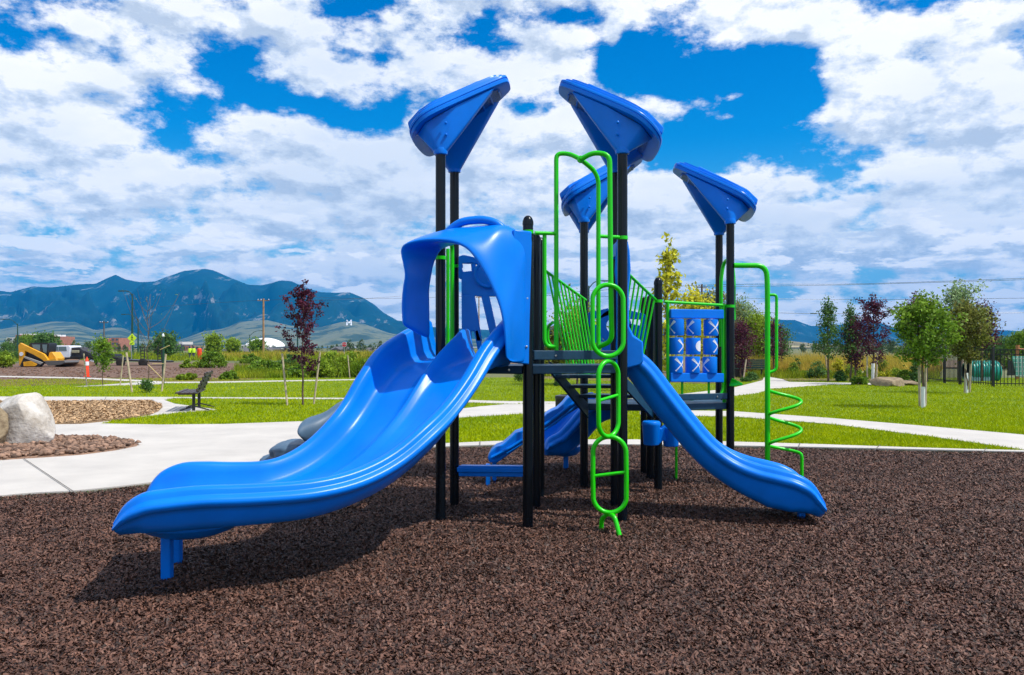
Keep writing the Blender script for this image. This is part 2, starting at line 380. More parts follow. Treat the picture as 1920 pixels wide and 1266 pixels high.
# paths behind
path('path', [(1050, 757.5), (946, 758), (900, 762), (850, 768), (760, 776), (700, 783), (820, 786), (862, 783), (980, 775.5), (1060, 771), (1200, 763), (1330, 748), (1420, 737), (1445, 729), (1500, 725), (1561, 721), (1720, 722), (1720, 719), (1561, 717.5), (1480, 716), (1466, 711), (1440, 706), (1432, 707), (1430, 713), (1395, 722), (1370, 728), (1250, 742), (1150, 750)], False)
path('path', [(1200, 778), (1375, 781), (1560, 795), (1750, 819), (1920, 843), (2300, 890), (2300, 850), (1920, 815), (1750, 800), (1560, 784), (1375, 771), (1200, 768)], False, z=CZ + .006)
path('path', [(-60, 707), (0, 707), (150, 710), (262, 716), (300, 718.5), (400, 718), (700, 712), (700, 710.5), (400, 715.5), (310, 716), (262, 712.5), (150, 707.5), (0, 704.8), (-60, 704.8)], False, z=CZ)
path('path', [(140, 724.5), (300, 720), (310, 716), (262, 716.5), (200, 721)], False, z=CZ + .012)
# expansion joints cut in the plaza
for a, b in [((44, 861), (144, 928)), ((82, 744.5), (82, 750)), ((199, 744.5), (197, 750)), ((1650, 835), (1640, 846)), ((1850, 841), (1842, 851)), ((1500, 832), (1496, 843)), ((1330, 828), (1330, 840)), ((900, 829), (900, 840))]:
    p, q = G(*a, CZ), G(*b, CZ); d = (q - p).normalized(); n = Vector((-d.y, d.x, 0))*.006
    sheet('pavement_joint', [p+n, q+n, q-n, p-n], CZ + .0135, mat('joint', (0.10, 0.09, 0.08), .9))
bed = [G(a, b, CZ+.02) for a, b in [(-300, 752.5), (57, 752.5), (284, 751), (300, 757), (305, 762), (297, 770), (280, 777), (230, 785), (153, 793), (85, 794), (-300, 797)]]
tan_poly = [(p.x, p.y) for p in bed]
sheet('wood_chip_bed', tan_poly, CZ+.02, M['tanchip'], .02)
rb = [G(a, b, CZ+.015) for a, b in [(-300, 868), (0, 861), (80, 856), (153, 851), (215, 843), (256, 835), (260, 832), (240, 827), (186, 822), (94, 819), (60, 819), (-300, 815)]]
rock_poly = [(p.x, p.y) for p in rb]
sheet('rock_bed', rock_poly, CZ+.018, M['rock'], .018)
# bare soil of the building site, left
sheet('dirt_field', [(G(a, b).x, G(a, b).y) for a, b in [(-500, 740), (0, 727), (146, 722.5), (262, 717), (310, 718.6), (440, 716), (560, 706), (560, 690), (430, 681), (250, 680), (100, 682), (-500, 684)]], LZ + .006, M['dirt'], 0)

# ---- loose material
def quads(cent, size, asp, tilt, name, m, curl=0.3, kind='stuff', label=None, parent=None):
    n = len(cent); a = rng.uniform(0, 2*np.pi, n); s = size*rng.uniform(.55, 1.35, n); w = s*asp*rng.uniform(.5, 1.2, n)
    u = np.c_[np.cos(a), np.sin(a), rng.normal(0, tilt, n)]; u /= np.linalg.norm(u, axis=1)[:, None]
    v = np.c_[-np.sin(a), np.cos(a), rng.normal(0, tilt, n)]; v /= np.linalg.norm(v, axis=1)[:, None]
    nn = np.cross(u, v)
    h = (s/2)[:, None]*u; k = (w/2)[:, None]*v; bend = (s*curl*rng.uniform(-.3, .5, n))[:, None]*nn
    sk = rng.uniform(.4, 1.1, (n, 4))
    V = np.stack([cent - h - k*sk[:, :1], cent - h*.1 - k*sk[:, 1:2] + bend, cent + h - k*sk[:, 2:3]*.7, cent + h*1.05 + k*sk[:, 3:4]*.7, cent + k + bend, cent - h + k*.8], 1).reshape(-1, 3)
    b = np.arange(n)[:, None]*6
    F = np.concatenate([b + [0, 1, 4, 5], b + [1, 2, 3, 4]])
    o = rawmesh(name, V, F, m, parent)
    if kind: o['kind'] = kind
    if label: o['label'] = label
    return o
def scatter(poly, dens_fn, x0, x1, y0, y1, nmax):
    pts = np.c_[rng.uniform(x0, x1, nmax), rng.uniform(y0, y1, nmax)]
    k = pip(pts, poly); return pts[k & dens_fn(pts)]
mp = [(p.x, p.y) for p in edge] + [(16, 9), (15, -3), (-9, -3)]
# chips: denser close to the camera
cy = 3.1 + (13.0 - 3.1)*rng.random(720000)**1.55
cx = rng.uniform(-1, 1, 720000)*(cy*.72 + .6)
pts = np.c_[cx, cy]; pts = pts[pip(pts, mp)]
cz = .002 + .014*rng.random(len(pts)) + np.array([max(-.008, .022*mnoise.noise(Vector((a*.9, b*.9, 1))) + .012*mnoise.noise(Vector((a*3.1, b*3.1, 4)))) for a, b in pts]) + .006
ch = quads(np.c_[pts, cz + .006], .030, .42, .6, 'mulch_chips', M['chip'], label='loose dark brown rubber mulch chips covering the play area')
ch['category'] = 'mulch'

def blades(pts, z, h, w, name, m, label, lean=.35):
    n = len(pts); a = rng.uniform(0, 2*np.pi, n); hh = np.asarray(h)*rng.uniform(.5, 1.3, n)
    c = np.c_[pts, np.full(n, z)]; d = np.c_[np.cos(a), np.sin(a), np.zeros(n)]*(w*rng.uniform(.6, 1.3, n)/2)[:, None]
    t = c + np.c_[rng.normal(0, lean, n)*hh, rng.normal(0, lean, n)*hh, hh]
    V = np.stack([c - d, c + d, t], 1).reshape(-1, 3); F = np.arange(3*n).reshape(-1, 3)
    o = rawmesh(name, V, F, m); tag(o, label, 'grass', kind='stuff'); return o
def outside(pts, polys):
    k = np.ones(len(pts), bool)
    for q in polys: k &= ~pip(pts, q)
    return k
nb = 520000
by = 10.5 + 31*rng.random(nb)**1.9; bx = rng.uniform(-1, 1, nb)*(by*.70 + 1)
pts = np.c_[bx, by]; pts = pts[pip(pts, lawn_poly)]; pts = pts[outside(pts, conc + [tan_poly, rock_poly])]
tall = rng.random(len(pts))
blades(pts, LZ, .050, .022, 'grass', M['grass'], 'short bright green mown lawn grass round the playground', .5)
# tan chips on bed
pts = np.c_[rng.uniform(-22, -7, 60000), rng.uniform(15, 25, 60000)]; pts = pts[pip(pts, tan_poly)]
quads(np.c_[pts, np.full(len(pts), CZ + .04)], .07, .5, .4, 'wood_chips', M['woodchip'], label='loose tan wood chips in the bed beside the bench')['category'] = 'wood chips'

def rockmesh(pts3, size, name, m, flat=.6):
    bm = bmesh.new(); bmesh.ops.create_icosphere(bm, subdivisions=1, radius=1); base = np.array([v.co[:] for v in bm.verts]); fac = np.array([[v.index for v in f.verts] for f in bm.faces]); bm.free()
    n = len(pts3); s = size*rng.uniform(.5, 1.4, n)
    a = rng.uniform(0, 2*np.pi, n); ca, sa = np.cos(a), np.sin(a)
    loc = base[None]*(s[:, None, None])*np.stack([np.ones(n), rng.uniform(.6, .9, n), rng.uniform(.4, .75, n)*flat/.6], 1)[:, None, :]
    loc = loc*rng.uniform(.68, 1.25, (n, len(base), 1))
    X = loc[..., 0]*ca[:, None] - loc[..., 1]*sa[:, None]; Y = loc[..., 0]*sa[:, None] + loc[..., 1]*ca[:, None]
    V = np.stack([X, Y, loc[..., 2]], 2) + pts3[:, None, :]
    F = (fac[None] + (np.arange(n)*len(base))[:, None, None]).reshape(-1, 3)
    return rawmesh(name, V.reshape(-1, 3), F, m)
pts = np.c_[rng.uniform(-12, -5, 14000), rng.uniform(10.5, 14.5, 14000)]; pts = pts[pip(pts, rock_poly)][:4200]
tag(rockmesh(np.c_[pts, CZ + .03 + .03*rng.random(len(pts))], .042, 'river_rocks', M['rock']), 'bed of loose brown river rock round the pale boulders', 'rocks', kind='stuff')

# dirt field clods and furrows
pts = np.c_[rng.uniform(-60, -8, 9000), rng.uniform(38, 95, 9000)]
dp = [(G(a, b).x, G(a, b).y) for a, b in [(-500, 739), (0, 726), (146, 722), (310, 717), (440, 715), (560, 705), (520, 689), (-500, 694)]]
pts = pts[pip(pts, dp)]
pts = pts[outside(pts, [conc[-1], conc[-2]])]
tag(rockmesh(np.c_[pts, np.full(len(pts), LZ+.01)], .07, 'soil_clods', mat('clod', (0.13, 0.07, 0.045), .95, island=.5)), 'loose brown clods over the bare soil of the building site', 'soil', kind='stuff')

# ------------------------------------------------------------------ play structure
PS = empty('play_structure', (0.6, 8.2, 0), 'large blue, green and black playground structure with slides, wing roofs and climbers on dark mulch', 'play structure')
A, B, Cc, D1, D2, Ee, Ff = [Vector(p) for p in ((-.653,7.28,0), (-.58,8.02,0), (.141,7.03,0), (.235,7.88,0), (.30,8.48,0), (1.007,7.26,0), (1.04,8.04,0))]
T1, T2, G3, G2, G1, H1, H2 = [Vector(p) for p in ((.825,9.12,0), (.90,9.95,0), (1.635,8.91,0), (1.672,9.63,0), (1.665,10.04,0), (2.53,9.23,0), (2.64,10.15,0))]
D1z, LDz = 1.44, .96
def post(p, h, cap=True, r=.046):
    m = MB(); n = 24
    prof = [(r, -.02), (r, h-.05)]
    if cap: prof += [(r+.003, h-.048), (r+.003, h-.02), (r*.92, h+.003), (r*.7, h+.022), (r*.35, h+.034), (0.001, h+.037)]
    else: prof += [(r, h)]
    m.lathe((p.x, p.y, 0), prof, n)
    return m.build('post', M['post'], PS, angle=50)
for p in (A, B): post(p, 3.50, False)
for p in (Ee, Ff): post(p, 3.50, False)
for p in (T1, T2, H1, H2): post(p, 3.17, False)
post(Cc, 2.73); post(D1, 2.70); post(D2, 2.74)
post(G3, 2.35); post(G2, 2.20); post(G1, 2.20)
def V3(p, z): return Vector((p.x, p.y, z))

# decks
def deck(poly, z, name='deck', th=.075):
    m = MB(); m.prism([V3(p, z - th) for p in poly], (0, 0, th)); d = m.build(name, M['deck'], PS, smooth=False, bevel=.008)
    # drainage holes: rows of dark slots in the top coating
    return d
def inset(poly, d):
    c = sum(poly, Vector((0,0,0)))/len(poly); return [p + (c-p).normalized()*d for p in poly]
deck(inset([A, Cc, Ee, Ff, D1, B], .03), D1z)
deck(inset([T1, G3, H1, H2, G1, T2], .03), LDz)
# fascia bars on the deck fronts, standing above the deck, with a gap below
def rail_bar(a, b, z0, z1, name='fascia_bar', th=.04, m_=None, sh=.05):
    d = (b - a).normalized(); m = MB(); m.bar(V3(a + d*sh, (z0+z1)/2), V3(b - d*sh, (z0+z1)/2), th, z1 - z0)
    o = m.build(name, m_ or M['deck'], PS, smooth=False, bevel=.006)
    nrm = Vector((d.y, -d.x, 0))
    for f in (.28, .8):
        q = V3(a + (b-a)*f, z0 + (z1-z0)*.45) + nrm*(th/2 + .002); s = MB(); s.lathe(q, [(.006, -.008), (.012, 0), (.012, .004)], 10, 'y')
        s.build('bolt', M['steel'], o)
rail_bar(Cc, Ee, 1.492, 1.575)
rail_bar(G3, H1, 1.005, 1.075)
rail_bar(A, Cc, 1.372, 1.44, 'deck_beam', .05)

# stairs from the upper to the lower deck
sm = MB()
a0, a1, b0, b1 = Vector((.38,8.02,0)), Vector((.86,9.08,0)), Vector((.98,8.08,0)), Vector((1.58,8.93,0))
for sa, sb in ((a0, a1), (b0, b1)):
    d = (sb - sa); n = Vector((d.y, -d.x, 0)).normalized()*.014
    sm.prism([V3(sa, 1.36) - n, V3(sb, .80) - n, V3(sb, .96) - n, V3(sa, 1.46) - n], n*2)
sm.build('stair_stringer', M['deck'], PS, smooth=False, bevel=.004)
for k, t in enumerate((.27, .60, .88)):
    m = MB(); z = 1.44 - (k+1)*.12; t2 = t + .3
    q = [a0.lerp(a1, t-.15) , b0.lerp(b1, t-.15), b0.lerp(b1, min(1, t+.17)), a0.lerp(a1, min(1, t+.17))]
    m.prism([V3(p, z-.035) for p in q], (0, 0, .035)); m.build('step', M['deck'], PS, smooth=False, bevel=.005)

# roofs: a raised tray on two flared brackets
def make_roof(front, back, zt, sgn, tip, tail, w0=.53, mir=1):
    c = (front + back)/2; ax = (back - front).normalized(); half = (back - front).length/2
    ux = Vector((ax.y, -ax.x, 0))*sgn          # points to the raised tip
    sl = .63
    def L(u, v, w):                              # u towards the tip, v along the post line, w above the tray plane
        return Vector((c.x, c.y, zt)) + ux*u + ax*v + Vector((0, 0, .10 + (u + .33)*sl + w - .5*max(0, -u - .12)**1.6)) - ux*w*.4
    def outline(g, n=40):
        pts = []
        # rounded, narrowing towards the tip
        ctrl = [(-tail, -w0*.50), (-tail*.80, -w0*.90), (-tail*.30, -w0*1.0), (tip*.35, -w0*.72), (tip*.80, -w0*.42), (tip*.97, -w0*.27), (tip, -w0*.10),
                (tip, w0*.10), (tip*.97, w0*.27), (tip*.80, w0*.42), (tip*.35, w0*.72), (-tail*.30, w0*1.0), (-tail*.80, w0*.90), (-tail, w0*.50)]
        q = catmull([Vector((a, b, 0)) for a, b in ctrl], 4, True)
        return [(p.x - (p.x - (tip - tail)/2)*g/.5, p.y*(1 - g/ .6)) for p in q]
    m = MB()
    m.loft([[L(u, v, w) for u, v in outline(g)] for g, w in ((.10, -.046), (.03, -.046), (.004, -.042), (.000, -.018), (.010, -.014), (.009, -.007), (0, -.003), (0, .014), (.006, .021), (.030, .022), (.033, .042), (.038, .045), (.080, .049), (.084, .072), (.15, .078), (.30, .080))])
    r = m.build('roof', M['blue'], PS, angle=32)
    # recessed textured underside panel
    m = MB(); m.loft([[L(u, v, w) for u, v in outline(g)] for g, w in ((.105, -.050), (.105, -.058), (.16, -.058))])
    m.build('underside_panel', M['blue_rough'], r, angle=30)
    m = MB()
    for k in range(9):
        u = -tail*.6 + (tip*.82 + tail*.6)*k/8; hw = w0*(.55 if u < 0 else .55 - .45*u/tip)
        m.bar(L(u, -hw, -.062), L(u, hw, -.062), .012, .014)
    m.build('underside_ribs', M['blue'], r, smooth=False)
    # sculpted upper rib
    m = MB(); q = [(-tail*.9, .34), (-tail*.55, .40), (tip*.1, .30), (tip*.6, .16), (tip*.62, -.14), (tip*.1, -.28), (-tail*.55, -.38), (-tail*.95, -.32)]
    m.loft([[L(u*(1-g), v*(1-g), w) for u, v in q] for g, w in ((0, .05), (.02, .108), (.10, .116))]); m.build('top_rib', M['blue'], r, bevel=.01)
    for s in (-1, 1):
        p = front if s < 0 else back
        bm = bmesh.new(); vs = []
        h0 = -half*1.0
        base = [Vector((p.x + .058*math.cos(k*math.pi/6), p.y + .058*math.sin(k*math.pi/6), zt + z)) for k in range(12) for z in (-.09, .0)]
        top = [L(-tail*.80, s*w0*.66, -.05), (L(-tail*.5, s*w0*.86, -.05)), L(tip*.22, s*w0*.74, -.05), L(tip*.78, s*w0*.40, -.05), L(tip*.74, s*w0*.22, -.05), L(0, s*w0*.40, -.05), L(-tail*.62, s*w0*.45, -.05)]
        for q in base + top: vs.append(bm.verts.new(q))
        bmesh.ops.convex_hull(bm, input=vs); 
        bmesh.ops.delete(bm, geom=[v for v in bm.verts if not v.link_faces], context='VERTS')
        off = OFF[PS.name]
        for v in bm.verts: v.co -= off
        me = bpy.data.meshes.new('roof_bracket'); bm.to_mesh(me); bm.free(); me.materials.append(M['blue'])
        o = bpy.data.objects.new('roof_bracket', me); C.objects.link(o); o.parent = r; OFF[o.name] = off
        b = o.modifiers.new('bevel', 'BEVEL'); b.width = .018; b.segments = 3; b.limit_method = 'ANGLE'; b.angle_limit = R(30)
        me.polygons.foreach_set('use_smooth', [True]*len(me.polygons)); me.set_sharp_from_angle(angle=R(42))
        m = MB(); m.lathe((p.x, p.y, zt), [(.050, -.11), (.062, -.105), (.066, -.08), (.060, -.05)], 20); m.build('collar', M['blue'], r)
        for z_ in (.06, .16):
            m = MB(); m.lathe((p.x + sgn*.055, p.y - .045 - z_*.25, zt + z_), [(.012, .01), (.012, -.012), (.006, -.016), (.001, -.017)], 10, 'y'); m.build('bolt', M['blue'], r)
    return r
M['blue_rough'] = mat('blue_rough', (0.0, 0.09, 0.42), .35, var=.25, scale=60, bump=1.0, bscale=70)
rl = make_roof(A, B, 3.47, 1, .585, .30)
# maker's sticker on the near end of the left roof
m = MB(); q0 = P(785, 250, 7.33); m.box(q0, (.045, .004, .05), Matrix.Rotation(R(-30), 3, 'Z') @ Matrix.Rotation(R(12), 3, 'Y')); m.build('sticker', M['white'], rl, smooth=False)
make_roof(Ee, Ff, 3.47, -1, .56, .37)
make_roof(T1, T2, 3.14, 1, .68, .26)
make_roof(H1, H2, 3.14, -1, .60, .32)

# ------------------------------------------------------------------ slides
def slide(stations, name, double, db, dd, D, W, per=5, wall=1.0):
    """stations: (near crest, far crest); db bed depth, dd divider depth, D shell depth below crest"""
    n = len(stations)
    Nn = catmull([s[0] for s in stations], per); Fn = catmull([s[1] for s in stations], per)
    idx = np.linspace(0, n-1, len(Nn)); it = lambda a: np.interp(idx, range(n), a)
    db, dd, D = it(db), it(dd), it(D); secs = []; frames = []
    for i in range(len(Nn)):
        a = (Fn[i] - Nn[i]); w = a.length; a.normalize()
        j0, j1 = max(i-1, 0), min(i+1, len(Nn)-1)
        t = ((Nn[j1] + Fn[j1]) - (Nn[j0] + Fn[j0])).normalized()
        nn = a.cross(t); 
        if nn.z < 0: nn = -nn
        e_ = min(1, max(0, (i/(len(Nn)-1) - .72)/.14))*.9; nn = (nn*(1-e_) + Vector((0, 0, 1))*e_).normalized()
        b, d_, S = db[i], dd[i], D[i]
        q = min(1, S/.26)
        pr = [(.12, S), (.04, S-.02*q), (-.012, S-.075*q), (-.030, .165*q), (-.040, .138*q), (-.062, .130*q), (-.090, .112*q), (-.098, .088*q), (-.086, .066*q), (-.058, .054*q), (-.050, .044*q), (-.050, .020*q), (-.030, .003), (-.004, -.003), (.026, .003), (.044, .020), (.058, b*.35), (.078, b*.75), (.115, b*.96), (.17, b)]
        if double:
            h = w/2
            pr += [(h-.14, b), (h-.085, b*.93 + d_*.07), (h-.05, b*.6 + d_*.4), (h-.022, d_+.012), (h, d_)]
            full = pr + [(w - u, d) for u, d in pr[:-1]][::-1]
        else:
            pr += [(w/2, b*1.02)]
            full = pr + [(w - u, d) for u, d in pr[:-1]][::-1]
        secs.append([Nn[i] + a*u - nn*d for u, d in full]); frames.append((Nn[i], Fn[i], a, t, nn))
    m = MB(); m.loft(secs, True, True)
    return m.build(name, M['blue'], PS, angle=60), frames
st = [((-.03,6.98,1.86),(-.80,7.62,1.86)), ((-.082,6.769,1.818),(-.89,7.436,1.818)), ((-.241,6.543,1.609),(-1.157,7.054,1.609)), ((-.372,6.317,1.376),(-1.293,6.819,1.376)), ((-.51,6.096,1.179),(-1.385,6.674,1.179)),
 ((-.65,5.879,1.037),(-1.468,6.535,1.037)), ((-.854,5.664,.868),(-1.615,6.386,.868)), ((-1.078,5.455,.767),(-1.762,6.249,.767)), ((-1.34,5.263,.726),(-1.917,6.138,.726)), ((-1.676,5.107,.725),(-2.119,6.057,.728)),
 ((-1.941,4.996,.735),(-2.313,5.977,.743)), ((-2.145,4.926,.725),(-2.457,5.927,.739)), ((-2.27,4.89,.705),(-2.58,5.90,.69)), ((-2.375,4.885,.635),(-2.65,5.88,.62)), ((-2.435,4.88,.54),(-2.69,5.86,.54))]
bed = [.38, .34, .24, .195, .185, .185, .18, .175, .18, .20, .22, .22, .18, .10, .015]
div = [.09, .075, .125, .12, .12, .125, .13, .13, .14, .165, .19, .20, .17, .10, .015]
dep = [.44, .40, .27, .24, .235, .25, .25, .26, .28, .29, .30, .295, .275, .205, .10]
SL, fr = slide(st, 'double_slide', True, bed, div, dep, 1.05)
# support plate and legs under the run-out
m = MB(); cpt = Vector((-2.20, 5.46, .425)); m.lathe(cpt, [(.10, -.105), (.20, -.095), (.29, -.06), (.34, -.02), (.35, .04)], 28); m.build('support_pan', M['blue'], SL)
for (x, y) in ((-2.36, 5.45), (-2.475, 5.88)):
    m = MB(); zt = .37; m.box((x, y, zt/2 - .01), (.068, .068, zt)); m.build('leg', M['blue'], SL, smooth=False, bevel=.01)
# blue entry panel left of the divider
# right-hand slide
nr = [(1172,652,7.50),(1200,660,7.48),(1228,684,7.46),(1262,728,7.42),(1300,776,7.38),(1340,822,7.33),(1380,852,7.28),(1420,869,7.22),(1460,879,7.16),(1495,889,7.12),(1525,908,7.10),(1546,942,7.10)]
st2 = []
for a, b, c in nr:
    p = P(a, b, c); st2.append((p, p + Vector((.06, .52, 0))))
SR, fr2 = slide(st2, 'slide', False, [.13, .13, .13, .14, .15, .15, .15, .15, .15, .14, .11, .03], [0]*12, [.25, .25, .27, .28, .27, .27, .29, .33, .38, .37, .29, .15], .52)
m = MB(); q = G(1492, 960, 0); m.box((q.x - .06, 7.44, .04), (.06, .06, .12)); m.build('leg', M['blue'], SR, smooth=False, bevel=.008)
# far slide below the lower deck
nr = [(1150,741,9.95),(1125,746,9.98),(1100,755,10.0),(1082,772,10.0),(1066,791,10.02),(1048,810,10.05),(1035,817,10.05),(1026,824,10.06),(1021,838,10.08)]
st3 = [(P(a, b, c), P(a, b, c) + Vector((-.20, .62, 0))) for a, b, c in nr]
SB_, fr3 = slide(st3, 'slide', False, [.2, .2, .2, .2, .2, .2, .19, .12, .02], [0]*9, [.30, .33, .36, .38, .38, .34, .30, .22, .06], .5)
m = MB(); m.lathe((.69, 10.45, .30), [(.08, -.12), (.16, -.10), (.24, -.03), (.25, .02)], 22); m.build('support_pan', M['blue'], SB_)
m = MB(); m.box((.71, 10.5, .12), (.06, .06, .28)); m.build('leg', M['blue'], SB_, smooth=False, bevel=.008)

# ------------------------------------------------------------------ slide hood over the double slide
def cv(l): return [P(*q) for q in l]
Lp = cv([(753,612,6.75),(751,575,6.75),(753,540,6.75),(757,515,6.75),(753,490,6.75),(750,470,6.75),(757,457,6.72),(785,449,6.68),(822,447,6.62),(852,451,6.58),(876,463,6.55),(897,489,6.53),(920,528,6.52),(938,568,6.52),(947,610,6.53),(950,650,6.55),(951,676,6.58)])
Rp = cv([(762,612,6.95),(760,575,6.95),(764,540,6.95),(768,515,6.95),(763,490,6.95),(757,466,6.92),(775,450,6.88),(803,438,6.86),(840,428,6.83),(880,426,6.80),(915,424,6.78),(936,425,6.75),(948,462,6.72),(959,520,6.70),(964,570,6.70),(963,630,6.72),(960,680,6.76)])
BOp = cv([(806,642,7.18),(804,575,7.18),(803,540,7.18),(804,515,7.18),(804,485,7.18),(806,460,7.17),(812,445,7.15),(828,436,7.12),(850,428,7.10),(885,422,7.07),(920,417,7.03),(960,415,6.97),(988,420,6.93),(998,450,6.92),(993,520,6.92),(993,610,6.92),(993,684,6.92)])
BIp = cv([(808,642,7.14),(808,575,7.14),(808,545,7.14),(813,520,7.14),(820,500,7.13),(829,485,7.12),(838,474,7.10),(850,466,7.08),(866,460,7.05),(890,456,7.02),(920,456,6.99),(945,470,6.96),(962,500,6.94),(970,540,6.94),(974,590,6.94),(976,640,6.94),(976,684,6.94)])
LIp = []
for k, p in enumerate(Lp):
    c = P(860, 580, 6.65); d = (c - p); d.y = 0; d.normalize(); LIp.append(p + d*.035 + Vector((0, .03, 0)))
MIp = []
for a, b in zip(LIp, BIp): MIp.append(a.lerp(b, .5) + Vector((0, 0, 0)))
secs = []
MRp = [a.lerp(b, .5) for a, b in zip(Lp, Rp)]
cols = [catmull(c, 3) for c in (Lp, MRp, Rp, BOp, BIp, MIp, LIp)]
for k in range(len(cols[0])): secs.append([c[k] for c in cols])
m = MB(); m.loft(secs, True, True); HD = m.build('slide_hood', M['blue'], PS, subsurf=2)
# carrying loop cast into the top of the hood
m = MB(); m.tube(catmull([P(834,442,6.95), P(848,428,6.94), P(866,417,6.92), P(888,413,6.90), P(910,413,6.88), P(930,419,6.87), P(948,434,6.86)], 5), [.012,.025]+[.036]*27+[.025,.012], 14); m.build('top_loop', M['blue'], HD)
# flat side flange against the corner post
m = MB(); m.prism([P(964,430,6.80), P(998,434,6.90), P(996,456,6.90), P(993,470,6.92), P(993,684,6.92), P(958,680,6.80)], (-.02, .03, 0)); m.build('side_flange', M['blue'], HD, bevel=.012)
for q_ in ((988, 470), (988, 560), (987, 650)):
    m = MB(); m.lathe(P(q_[0], q_[1], 6.90), [(.011, .02), (.011, -.012), (.005, -.016), (.001, -.017)], 10, 'y'); m.build('bolt', M['steel'], HD)

# ------------------------------------------------------------------ blue gauge panel at the back of the upper deck
def plate(name, outline, Y, th, m_, parent=PS, dx=0, bevel=.01, bridges=None):
    m = MB(); m.prism([P(a, b, Y) for a, b in outline], (dx, th, 0)); return m.build(name, m_, parent, bevel=bevel, angle=30)
m = MB(); YY = 7.93
for poly in ([(860,481),(868,478),(880,480),(935,496),(935,508),(884,493),(867,494)], [(860,481),(867,494),(868,500),(866,503),(868,508),(865,524),(860,521)], [(884,493),(892,494),(892,514),(884,509)],
             [(865,510),(884,508),(935,514),(935,556),(900,556),(866,552)], [(866,552),(890,553),(904,640),(893,640),(890,621),(884,621),(884,665),(866,665)], [(902,555),(917,553),(930,612),(930,625),(918,625)], [(890,621),(896,617),(903,640),(903,665),(897,665)]):
    m.prism([P(a, b, YY) for a, b in poly], (0, .05, 0))
gp = m.build('gauge_panel', M['blue'], PS, bevel=.006, angle=30)
m = MB(); cc_ = P(915, 514, YY-.02); ring = [(.125*math.cos(k*math.pi/16), .125*math.sin(k*math.pi/16)) for k in range(32)]
m.tube([cc_ + Vector((a, 0, b)) for a, b in ring] + [cc_ + Vector((.125, 0, 0))], .018, 10); m.lathe(cc_, [(.11, .0), (.11, -.008), (.04, -.02), (0.001, -.022)], 28, 'y'); m.build('steering_wheel', M['blue'], gp)

# ------------------------------------------------------------------ green pipework
def pipe(name, pts, r=.019, parent=PS, m_=None, fr_=0.08, n=12):
    m = MB(); m.tube(fillet(pts, fr_) if fr_ else pts, r, n); return m.build(name, m_ or M['green'], parent)
def clamp(p, z, parent, dz=.07):
    m = MB(); m.lathe((p.x, p.y, z), [(.0465, -dz*.22), (.050, -dz*.22), (.050, dz*.22), (.0465, dz*.22)], 20); m.build('clamp', M['green'], parent)
# loop barrier on the left side between posts A and B
lb = pipe('barrier_loop', [V3(A, 2.55).lerp(V3(B, 2.55), .18), V3(A, 2.62).lerp(V3(B, 2.62), .30), V3(A, 2.62).lerp(V3(B, 2.62), .82), V3(A, 1.55).lerp(V3(B, 1.55), .82), V3(A, 1.55).lerp(V3(B, 1.55), .20), V3(A, 2.55).lerp(V3(B, 2.55), .18)], .021)
mb_ = MB(); mb_.tube([V3(A, 2.55).lerp(V3(B, 2.55), .5), V3(A, 1.56).lerp(V3(B, 1.56), .5)], .018); mb_.build('baluster', M['green'], lb)
clamp(A, 2.42, lb); clamp(B, 2.42, lb)
# hoop handles over the chain-loop climber
hl = pipe('entry_hoop', [P(1043,657,7.10), P(1043,288,7.10), P(1066,288,7.10), P(1088,298,7.02), P(1122,326,7.10), P(1122,657,7.12)], .0205, fr_=.13)
pipe('entry_hoop', [P(1089,299,6.98), P(1112,286,6.95), P(1143,290,6.93), P(1145,530,6.92), P(1147,640,6.98), P(1124,650,7.08)], .0225, fr_=.13)
m = MB(); m.lathe(P(1089, 299, 7.0), [(.03, -.012), (.034, 0), (.03, .012)], 16, 'y'); m.build('hoop_joint', M['green'], hl)
s = pipe('side_guard', [P(1003,437,7.04), P(1041,438,7.09)], .017, fr_=0); m = MB(); m.tube(fillet([P(1021,438,7.08), P(1021,640,7.08), P(1027,650,7.08), P(1042,650,7.09)], .06), .019); m.build('guard_upright', M['green'], s); clamp(Cc, 2.62, s)
s = pipe('side_guard', [P(1123,443,7.12), P(1160,445,7.22)], .017, fr_=0); clamp(Ee, 2.60, s)
m = MB(); m.tube(fillet([P(1036,652,7.6), P(1027,640,7.6), P(1027,612,7.6), P(1036,605,7.5)], .05), .015); m.build('grab_handle', M['green'], PS)
# chain-loop climber
def oval(cx, cy, w, h, Y0, Y1, twist, name, rung=None, r=.0205):
    pts = []; c = P(cx, cy, (Y0+Y1)/2); sc = (Y0+Y1)/2/F_PX; hw = w*sc/2/abs(math.cos(twist)); hh = h*sc/2
    for k in range(40):
        a = 2*math.pi*k/40; ca, sa = math.cos(a), math.sin(a)
        u = hw*math.copysign(abs(ca)**.55, ca) if abs(sa) < .9 else hw*ca*1.0; 
        # stadium shape
        s_ = hh - hw; 
        u = hw*ca; v = hw*sa + (s_ if sa > 0 else -s_) if abs(sa) > 1e-9 else 0
        pts.append(c + Vector((u*math.cos(twist), u*math.sin(twist) + (Y0-Y1)/2*v/hh, v)))
    pts = pts + [pts[0], pts[1]]
    m = MB(); m.tube(pts, r, 12, cap=False); o = m.build(name, M['green'], CL)
    if rung is not None:
        z = rung; k = P(cx, rung, (Y0+Y1)/2); m = MB()
        m.tube([k - Vector((hw*math.cos(twist), hw*math.sin(twist), .02)), k + Vector((hw*math.cos(twist), hw*math.sin(twist), .02))], r*.7, 10); m.build('rung', M['green'], o)
    return o
CL = empty('loop_climber', (0.9, 6.9, 0)); CL.parent = PS; CL.location = Vector((0.9, 6.9, 0)) - OFF[PS.name]; OFF[CL.name] = Vector((0.9, 6.9, 0))
